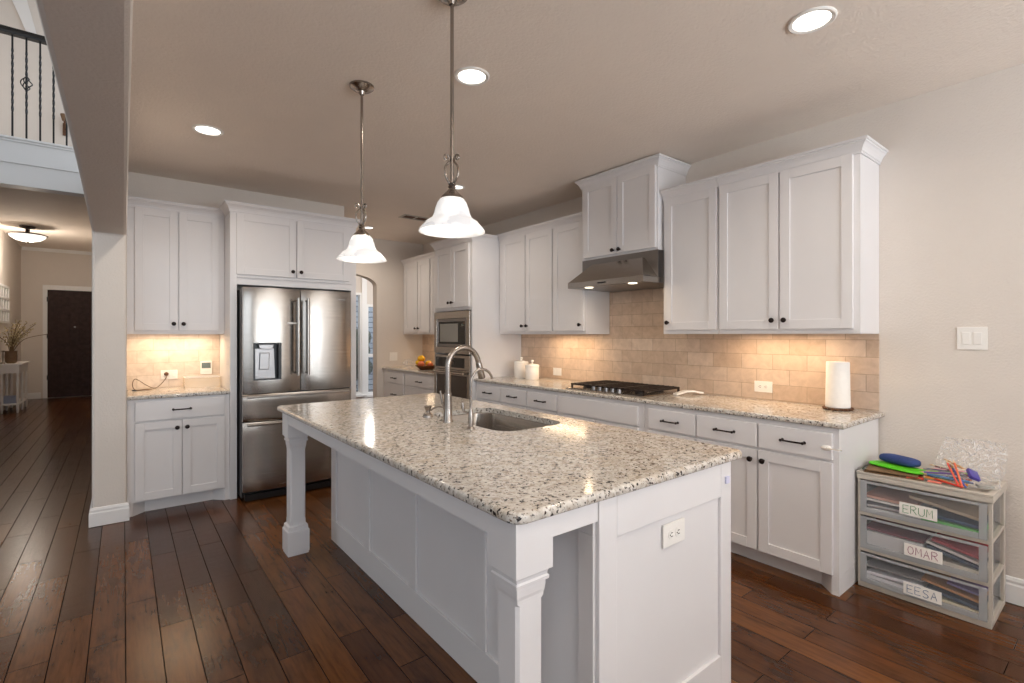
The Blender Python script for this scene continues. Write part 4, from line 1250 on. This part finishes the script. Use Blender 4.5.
def drawer_unit(zb, zt, word, ink, labyc, labz, edge_col):
    # drawer front slightly proud, translucent shell
    dname = 'drawer'
    mb = MB(O)
    x0, x1, y0, y1 = SX0 - .006, SX1 - .03, SY0 + .014, SY1 - .014
    zt2 = zt - .006
    mb.box(x0, y0 + .03, zb + .03, x0 + .004, y1 - .03, zt2 - .012)
    mb.box(x0 + .004, y0, zb + .003, x1, y0 + .003, zt2 - .015); mb.box(x0 + .004, y1 - .003, zb + .003, x1, y1, zt2 - .015); mb.box(x0 + .004, y0 + .003, zb + .002, x1, y1 - .003, zb + .005); mb.box(x1 - .004, y0 + .003, zb + .005, x1, y1 - .003, zt2 - .015)
    d = mb.build('drawer', M['drawer'], t)
    mb = MB(O)
    mb.box(x0 - .004, y0, zb + .002, x0 + .003, y0 + .03, zt2, .002); mb.box(x0 - .004, y1 - .03, zb + .002, x0 + .003, y1, zt2, .002)
    mb.box(x0 - .006, y0 + .03, zb + .002, x0 + .003, y1 - .03, zb + .03, .002); mb.box(x0 - .008, y0 + .03, zt2 - .012, x0 + .006, y1 - .03, zt2, .002)
    mb.build('drawer_rim', M['drawer_edge'], d)
    lw, lh = .152, .062
    mb = MB(O); xl = x0 - .0095
    mb.box(xl, labyc - lw / 2, labz - lh / 2, xl + .001, labyc + lw / 2, labz + lh / 2)
    lab = mb.build('name_card', M['paper'], d)
    mb = MB(O)
    n = len(word); cw = lw * .84 / n
    for i, ch in enumerate(word):
        for st in INK[ch]:
            pts = []
            for a, b in st:
                yy = labyc + lw * .42 - (i + .1 + .72 * a) * cw
                zz = labz - lh * .33 + lh * .62 * b + (.002 if i % 2 else 0)
                pts.append((xl - .0008, yy, zz))
            mb.tube(pts, .0013, 6)
    mb.build('lettering', ink, lab)
drawer_unit(.411, .588, 'ERUM', col_mat('green_ink', (40, 130, 60)), .707, .481, None)
drawer_unit(.214, .393, 'OMAR', col_mat('plum_ink', (150, 60, 100)), .687, .275, None)
drawer_unit(.030, .196, 'EESA', col_mat('blue_ink', (50, 90, 140)), .690, .076, None)
# papers inside (each one a thing)
def sheaf(label, y0, y1, z, th, tilt, col, name='notebook', cat='notebook', depth=.26, rough=.6, x0=None):
    xa = (SX0 + .008) if x0 is None else x0
    c = (xa + depth / 2, (y0 + y1) / 2, z + th / 2)
    o = MB().box(-depth / 2, -(y1 - y0) / 2, -th / 2, depth / 2, (y1 - y0) / 2, th / 2, .001).build(name, col_mat('paper_%d_%d_%d' % col, col, rough))
    o.location = c; o.rotation_euler = (tilt, 0, 0)
    tag(o, label, cat)
sheaf('thick white paper pad at the bottom of the top drawer', .70, .945, .422, .018, -.03, (222, 220, 218), 'paper_pad', 'paper')
sheaf('grey folder under the pink one in the top drawer', .70, .945, .448, .010, -.03, (176, 174, 176), 'folder', 'folder')
sheaf('pink folder at the left of the top drawer', .72, .945, .490, .012, .02, (206, 158, 140), 'folder', 'folder')
sheaf('white sheets on the pink folder of the top drawer', .73, .945, .476, .010, .01, (230, 226, 222), 'paper_stack', 'paper')
sheaf('bright green notebook at the right of the top drawer', .47, .70, .428, .020, .03, (96, 190, 92))
sheaf('dark blue folder on the green notebook in the top drawer', .47, .68, .458, .014, .05, (50, 74, 98), 'folder', 'folder')
sheaf('tan envelope slanting across the top drawer', .47, .75, .512, .014, .16, (168, 150, 128), 'envelope', 'envelope')
sheaf('thick white paper stack at the left of the middle drawer', .69, .945, .226, .085, .0, (206, 204, 204), 'paper_stack', 'paper')
sheaf('maroon folder on the paper stack of the middle drawer', .69, .945, .318, .008, .02, (128, 62, 70), 'folder', 'folder')
sheaf('cream paper pad at the right of the middle drawer', .47, .67, .226, .030, .02, (206, 198, 184), 'paper_pad', 'paper')
sheaf('navy folder slanting in the middle drawer', .47, .68, .280, .014, .22, (54, 66, 88), 'folder', 'folder')
sheaf('white booklet slanting above the navy folder in the middle drawer', .47, .68, .303, .012, .22, (206, 200, 196), 'booklet', 'booklet')
sheaf('red folder slanting at the right of the middle drawer', .47, .66, .325, .012, .20, (160, 48, 56), 'folder', 'folder')
sheaf('white papers at the left of the bottom drawer', .70, .945, .042, .030, .03, (224, 222, 224), 'paper_stack', 'paper')
sheaf('white booklet on the papers of the bottom drawer', .69, .935, .082, .014, -.05, (228, 226, 230), 'booklet', 'booklet')
sheaf('grey folder leaning over the booklet of the bottom drawer', .69, .945, .118, .008, -.03, (150, 146, 146), 'folder', 'folder')
sheaf('cream paper pad at the right of the bottom drawer', .47, .68, .040, .026, .03, (212, 200, 170), 'paper_pad', 'paper')
sheaf('dark blue notebook at the right of the bottom drawer', .47, .68, .078, .016, .12, (52, 64, 82))
sheaf('orange brown folder slanting in the bottom drawer', .47, .70, .116, .010, .14, (176, 122, 70), 'folder', 'folder')
sheaf('violet patterned booklet at the right of the bottom drawer', .465, .60, .142, .010, .12, (128, 110, 150), 'booklet', 'booklet')
# items on top
TZ = .6285
def slab_item(name, label, cat, c, size, rot, mat, bev=.003, tilt=0):
    o = MB().box(-size[0] / 2, -size[1] / 2, 0, size[0] / 2, size[1] / 2, size[2], bev).build(name, mat)
    o.location = c; o.rotation_euler = (tilt, 0, rot)
    return tag(o, label, cat)
slab_item('folder', 'lowest brown card folder under the lime green case on the drawer unit', 'folder', (3.285, .835, TZ), (.19, .24, .006), .12, M['kraft'], .001)
slab_item('folder', 'black bound book on the brown folder under the lime green case', 'book', (3.30, .85, TZ + .0063), (.19, .23, .006), .05, M['black'], .001)
slab_item('folder', 'tan card folder directly under the lime green case', 'folder', (3.285, .84, TZ + .0126), (.20, .22, .005), .16, M['kraft'], .001)
slab_item('notebook', 'red edged notebook sticking out beside the brown folders', 'notebook', (3.245, .745, TZ), (.07, .07, .010), .5, M['red'], .001)
def pouch(name, label, cat, c, L, w, h, rot, mat, n=14, tilt=0):
    mb = MB(); rings = []
    for i in range(n + 1):
        u = i / n * 2 - 1
        k = (1 - abs(u) ** 4) ** .4 if abs(u) < 1 else 0
        k = max(k, .12)
        rings.append([(w / 2 * k * math.copysign(abs(math.cos(a)) ** .7, math.cos(a)), u * L / 2, h / 2 + h / 2 * k * math.copysign(abs(math.sin(a)) ** .7, math.sin(a))) for a in [2 * PI * j / 16 for j in range(16)]])
    mb.loft(rings)
    o = mb.build(name, mat, None, True, angle=60)
    o.location = c; o.rotation_euler = (tilt, 0, rot)
    return tag(o, label, cat)
pouch('tablet_case', 'lime green case lying on the folders of the drawer unit', 'case', (3.315, .828, TZ + .018), .285, .13, .018, -.30, M['green'])
pouch('pencil_case', 'navy blue fabric pencil case lying on the lime green case', 'pencil case', (3.352, .828, TZ + .0365), .205, .09, .046, -.36, M['blue'])
tag(MB((3.22, .66, TZ)).box(3.21, .625, TZ, 3.232, .68, TZ + .008, .003).build('eraser', M['pink']), 'salmon pink eraser strip in front of the pencil bag', 'eraser')
# clear bag with pencils
mb = MB((3.38, .56, TZ))
rnd = random.Random(11)
def bagshape():
    U, W = 30, 16
    rings = []
    for j in range(W + 1):
        v = j / W
        ring = []
        for i in range(U):
            a = 2 * PI * i / U
            hx = .125 * (1 - .72 * v ** 1.5); hy = .132 * (1 - .08 * v)
            kx = 1 + .10 * math.sin(3 * a + 5 * v) + .08 * math.sin(7 * a - 9 * v) * v
            x = 3.37 + .11 * v + hx * kx * math.copysign(abs(math.cos(a)) ** .75, math.cos(a))
            y = .560 - .02 * v + hy * (1 + .05 * math.sin(6 * a + 8 * v)) * math.copysign(abs(math.sin(a)) ** .75, math.sin(a))
            z = TZ + .002 + .19 * v + .012 * math.sin(4 * a + 2) * v
            ring.append((min(x, 3.578), y, z))
        rings.append(ring)
    return rings
mb.loft(bagshape())
tag(mb.build('plastic_bag', M['bag'], None, True, angle=20), 'clear plastic bag of coloured pencils on the drawer unit', 'bag')
PC = [('red', (214, 60, 44)), ('orange', (232, 150, 60)), ('dark green', (50, 96, 66)), ('blue', (70, 86, 150)), ('cream', (226, 206, 180)), ('rose', (190, 90, 120)), ('black', (40, 44, 50)),
      ('salmon', (226, 120, 90)), ('sky blue', (90, 140, 190)), ('mustard', (200, 180, 70)), ('brown', (150, 100, 60)), ('white', (230, 226, 220)), ('green', (60, 130, 90)), ('crimson', (170, 50, 60)),
      ('teal', (40, 120, 120)), ('tan', (196, 160, 116)), ('violet', (110, 80, 150)), ('grey', (130, 130, 134)), ('lime', (150, 190, 80)), ('navy', (44, 56, 96)), ('maroon', (110, 44, 50)), ('pink', (230, 160, 170)), ('ochre', (190, 130, 50)), ('ivory', (236, 228, 206))]
for i, (nm, c) in enumerate(PC):
    L = .165
    row, k = divmod(i, 8)
    ang = PI / 2 + rnd.uniform(-.35, .35) - (.45 if i % 5 == 0 else 0) + row * .12
    cx_, cy_ = 3.235 + .022 * k + row * .012, .615 + rnd.uniform(-.015, .015)
    z = TZ + .010 + row * .018 + .001 * (i % 3)
    el = rnd.uniform(-.01, .03)
    if i in (9, 15, 10, 4, 22):
        el = .42; ang = PI / 2 + 1.9 - .12 * k; cx_ += .03; cy_ = .60
    d = Vector((math.cos(ang) * math.cos(el), math.sin(ang) * math.cos(el), math.sin(el)))
    p0 = Vector((cx_, cy_, z)) - d * L / 2
    if el > .3: p0.z = TZ + .03
    p0.z = max(p0.z, TZ + .008)
    t2 = thing('coloured_pencil', '%s pencil inside the clear plastic bag' % nm, 'pencil', tuple(p0), 0, 'pencils in the clear bag')
    MB(p0).tube([p0, p0 + d * L], .0046, 6).build('shaft', col_mat('pencil_%d' % i, c), t2)
    MB(p0).tube([p0 + d * (L + .0002), p0 + d * (L + .016)], 0, 6, rad=[.0046, .0008]).build('tip', col_mat('pencil_wood', (214, 180, 140)), t2)
# upright salmon pencils bundle at the bag front, sharpener box and eraser
for k, (dy, cc, nm) in enumerate(((0, (240, 120, 84), 'salmon'), (.012, (236, 90, 70), 'coral'), (-.012, (80, 90, 170), 'indigo'))):
    p0 = Vector((3.21 + .004 * k, .545 + dy, TZ + .004)); d = Vector((.05, .04 + .02 * k, .11)).normalized()
    t2 = thing('coloured_pencil', 'upright %s pencil leaning at the front of the clear bag' % nm, 'pencil', tuple(p0), 0, 'upright pencils in the clear bag')
    MB(p0).tube([p0, p0 + d * .12], .0042, 6).build('shaft', col_mat('upright_pencil_%d' % k, cc), t2)
    MB(p0).tube([p0 + d * .1202, p0 + d * .135], 0, 6, rad=[.0042, .0008]).build('tip', col_mat('pencil_wood', (214, 180, 140)), t2)
o = MB().box(-.03, -.022, -.008, .03, .022, .008, .002).build('pencil_box', M['purple'])
o.location = (3.30, .52, TZ + .055); o.rotation_euler = (.5, -.5, .4)
tag(o, 'small violet box tilted inside the clear pencil bag', 'box')
o = MB().box(-.02, -.03, 0, .02, .03, .014, .003).build('sharpener', M['grey'])
o.location = (3.30, .478, TZ + .002); o.rotation_euler = (0, 0, .5)
tag(o, 'grey sharpener at the right side of the clear pencil bag', 'sharpener')

# ------------------------------------------------------------------ foyer and balcony
t = thing('flush_ceiling_lamp', 'lit frosted bowl ceiling lamp in the foyer', 'ceiling lamp', (-1.30, 11.9, 3.25))
MB().lathe([(.11, -.0005), (.10, -.03), (.03, -.045), (.03, -.13), (.24, -.14), (.24,-.152), (.01, -.153)], (0, 0, 0), 24).build('ceiling_plate', M['bronze'], t, True)
MB().lathe([(.25, -.135), (.265, -.145), (.255, -.16), (.23, -.158), (.23, -.14)], (0, 0, 0), 36).build('rim', M['nickel'], t, True)
MB().lathe([(.24, -.155), (.22, -.195), (.16, -.235), (.08, -.258), (.001, -.265)], (0, 0, 0), 36).build('glass_bowl', M['lampglass'], t, True)
MB().lathe([(.012, -.263), (.018, -.275), (.01, -.295), (.001, -.305)], (0, 0, 0), 12).build('finial', M['nickel'], t, True)
# console table
TY0_, TY1_, TXF = 12.24, 13.25, -1.445
t = thing('console_table', 'white console table against the foyer side wall', 'table', (-1.57, 12.7, 0))
O = (-1.57, 12.7, 0)
MB(O).box(LWX + .003, TY0_ - .03, .845, TXF + .03, TY1_ + .03, .87, .006).build('tabletop', M['trim'], t)
mb = MB(O); mb.box(LWX + .02, TY0_, .70, TXF, TY1_, .8445, .003)
ap = mb.build('apron', M['trim'], t)
MB(O).box(LWX + .02, TY0_, .14, TXF, TY1_, .165, .004).build('shelf', M['trim'], t)
for x in (LWX + .045, TXF - .022):
    for y in (TY0_ + .022, (TY0_ + TY1_) / 2, TY1_ - .022):
        MB(O).lathe([(.014, .001), (.020, .06), (.022, .14), (.016, .17), (.022, .26), (.017, .40), (.022, .55), (.016, .66), (.022, .6995)], (x, y, 0), 12).build('leg', M['trim'], t, True)
o = slab_item('storage_box', 'small blue and white box on the lower shelf of the console table', 'box', (-1.57, 12.42, .166), (.17, .16, .13), 0, None or col_mat('blue_white_box', (150, 158, 180)))
t = thing('vase', 'brown vase of dry branches on the console table', 'vase', (-1.57, 12.42, .8705))
MB().lathe([(.055, 0), (.08, .03), (.085, .12), (.08, .19), (.085, .22), (.07, .215), (.06, .05), (.001, .04)], (0, 0, 0), 20).build('vase_body', M['vase'], t, True)
rnd = random.Random(3)
tw_, bd = MB(), MB()
for i in range(26):
    a = rnd.uniform(0, 2 * PI); sp = rnd.uniform(.08, .42); h = rnd.uniform(.25, .55)
    if math.cos(a) * sp < -.10: a = PI - a
    e = Vector((max(-.10, sp * math.cos(a)), sp * math.sin(a), .2 + h))
    p = [(0, 0, .1), (e.x * .3, e.y * .3, .2 + h * .5), tuple(e)]
    P = smoothpts(p, 5)
    tw_.tube(P, .005, 5)
    for q in P[4:]:
        for _ in range(2):
            bd.ball((max(q.x + rnd.uniform(-.03, .03), -.115), q.y + rnd.uniform(-.03, .03), q.z + rnd.uniform(-.02, .03)), .012, u=6, w=5)
tw_.tube(smoothpts([(0, 0, .15), (.15, .1, .42), (.45, .3, .52)], 5), .006, 5)
tw_.build('branches', M['twig'], t)
tag(bd.build('buds', M['bud'], t), None, None, None, 'stuff')
t = thing('candlestick', 'slim gold candlestick left of the vase on the console table', 'candlestick', (-1.655, 12.30, .8705))
MB().lathe([(.035, 0), (.03, .015), (.01, .03), (.014, .12), (.009, .2), (.022, .22), (.02, .23), (.001, .231)], (0, 0, 0), 14).build('stem', M['nickel'], t, True)
t = thing('wall_mirror', 'white window-pane wall mirror above the console table', 'mirror', (LWX + .002, 12.5, 1.95))
mb = MB()
for k in range(6): mb.box(0, -.66 + k * .25, -.36, .03, -.62 + k * .25, .33)
for k in range(4): mb.box(0.001, -.66, -.36 + k * .215, .031, .63, -.32 + k * .215)
mb.build('frame', M['trim'], t)
MB().box(.0, -.62, -.33, .008, .60, .30).build('mirror_glass', M['grey'], t)
# balcony railing
t = thing('balcony_railing', 'black iron balcony railing with twisted balusters', 'railing', (-1.0, FY + .06, 3.526))
O = (-1.0, FY + .06, 3.526)
ry = FY + .06
mb = MB(O)
mb.prism([(ry - .035, 4.665), (ry + .035, 4.665), (ry + .04, 4.69), (ry + .028, 4.735), (ry, 4.745), (ry - .028, 4.735), (ry - .04, 4.69)], 'x', -3.2, bx0 - .002)
mb.build('handrail', M['black'], t)
for k in range(-5, 6):
    x = -.957 + .111 * k
    if x > bx0 - .03 or x < -1.5: continue
    mb = MB(O)
    rings = []
    for i in range(41):
        z = 3.527 + (4.6645 - 3.527) * i / 40
        f = (z - 3.527) / 1.14
        tw = 0
        if .25 < f < .85: tw = (f - .25) * 22
        r = .0115
        rings.append([(x + r * math.cos(PI / 4 + tw + q * PI / 2), ry + r * math.sin(PI / 4 + tw + q * PI / 2), z) for q in range(4)])
    mb.loft(rings)
    b_ = mb.build('baluster', M['black'], t)
    if k in (1, -3, 5):
        mb = MB(O)
        for q in range(4):
            pts = []
            for i in range(11):
                u = i / 10
                a = q * PI / 2 + u * PI
                r = .042 * math.sin(PI * u) + .006
                pts.append((x + r * math.cos(a), ry + r * math.sin(a), 4.09 + .15 * u))
            mb.tube(pts, .0055, 6)
        mb.build('basket', M['black'], b_)
t = thing('wall_sconce', 'small brass wall lamp upstairs behind the balcony railing', 'wall lamp', (-.74, 10.79, 4.70))
MB().box(-.03, -.02, -.10, .03, -.0005, .10, .004).build('back_plate', M['wood_dark'], t)
MB().tube(smoothpts([(0, -.02, 0), (0, -.08, .03), (0, -.12, .10)]), .012, 8).build('arm', M['wood_dark'], t)
MB().lathe([(.03, .10), (.055, .20), (.05, .205), (.001, .2)], (0, -.12, 0), 14).build('lamp_shade', M['vase'], t)
# shrub outside
rnd = random.Random(5)
mb = MB((3.6, 10.9, 0))
for i in range(60):
    mb.ball((rnd.uniform(2.2, 4.35), rnd.uniform(10.5, 11.3), rnd.uniform(.15, 1.35)), rnd.uniform(.15, .32), u=9, w=6)
tag(mb.build('hedge', M['hedge'], None, True), 'dark green hedge outside the breakfast room window', 'hedge')
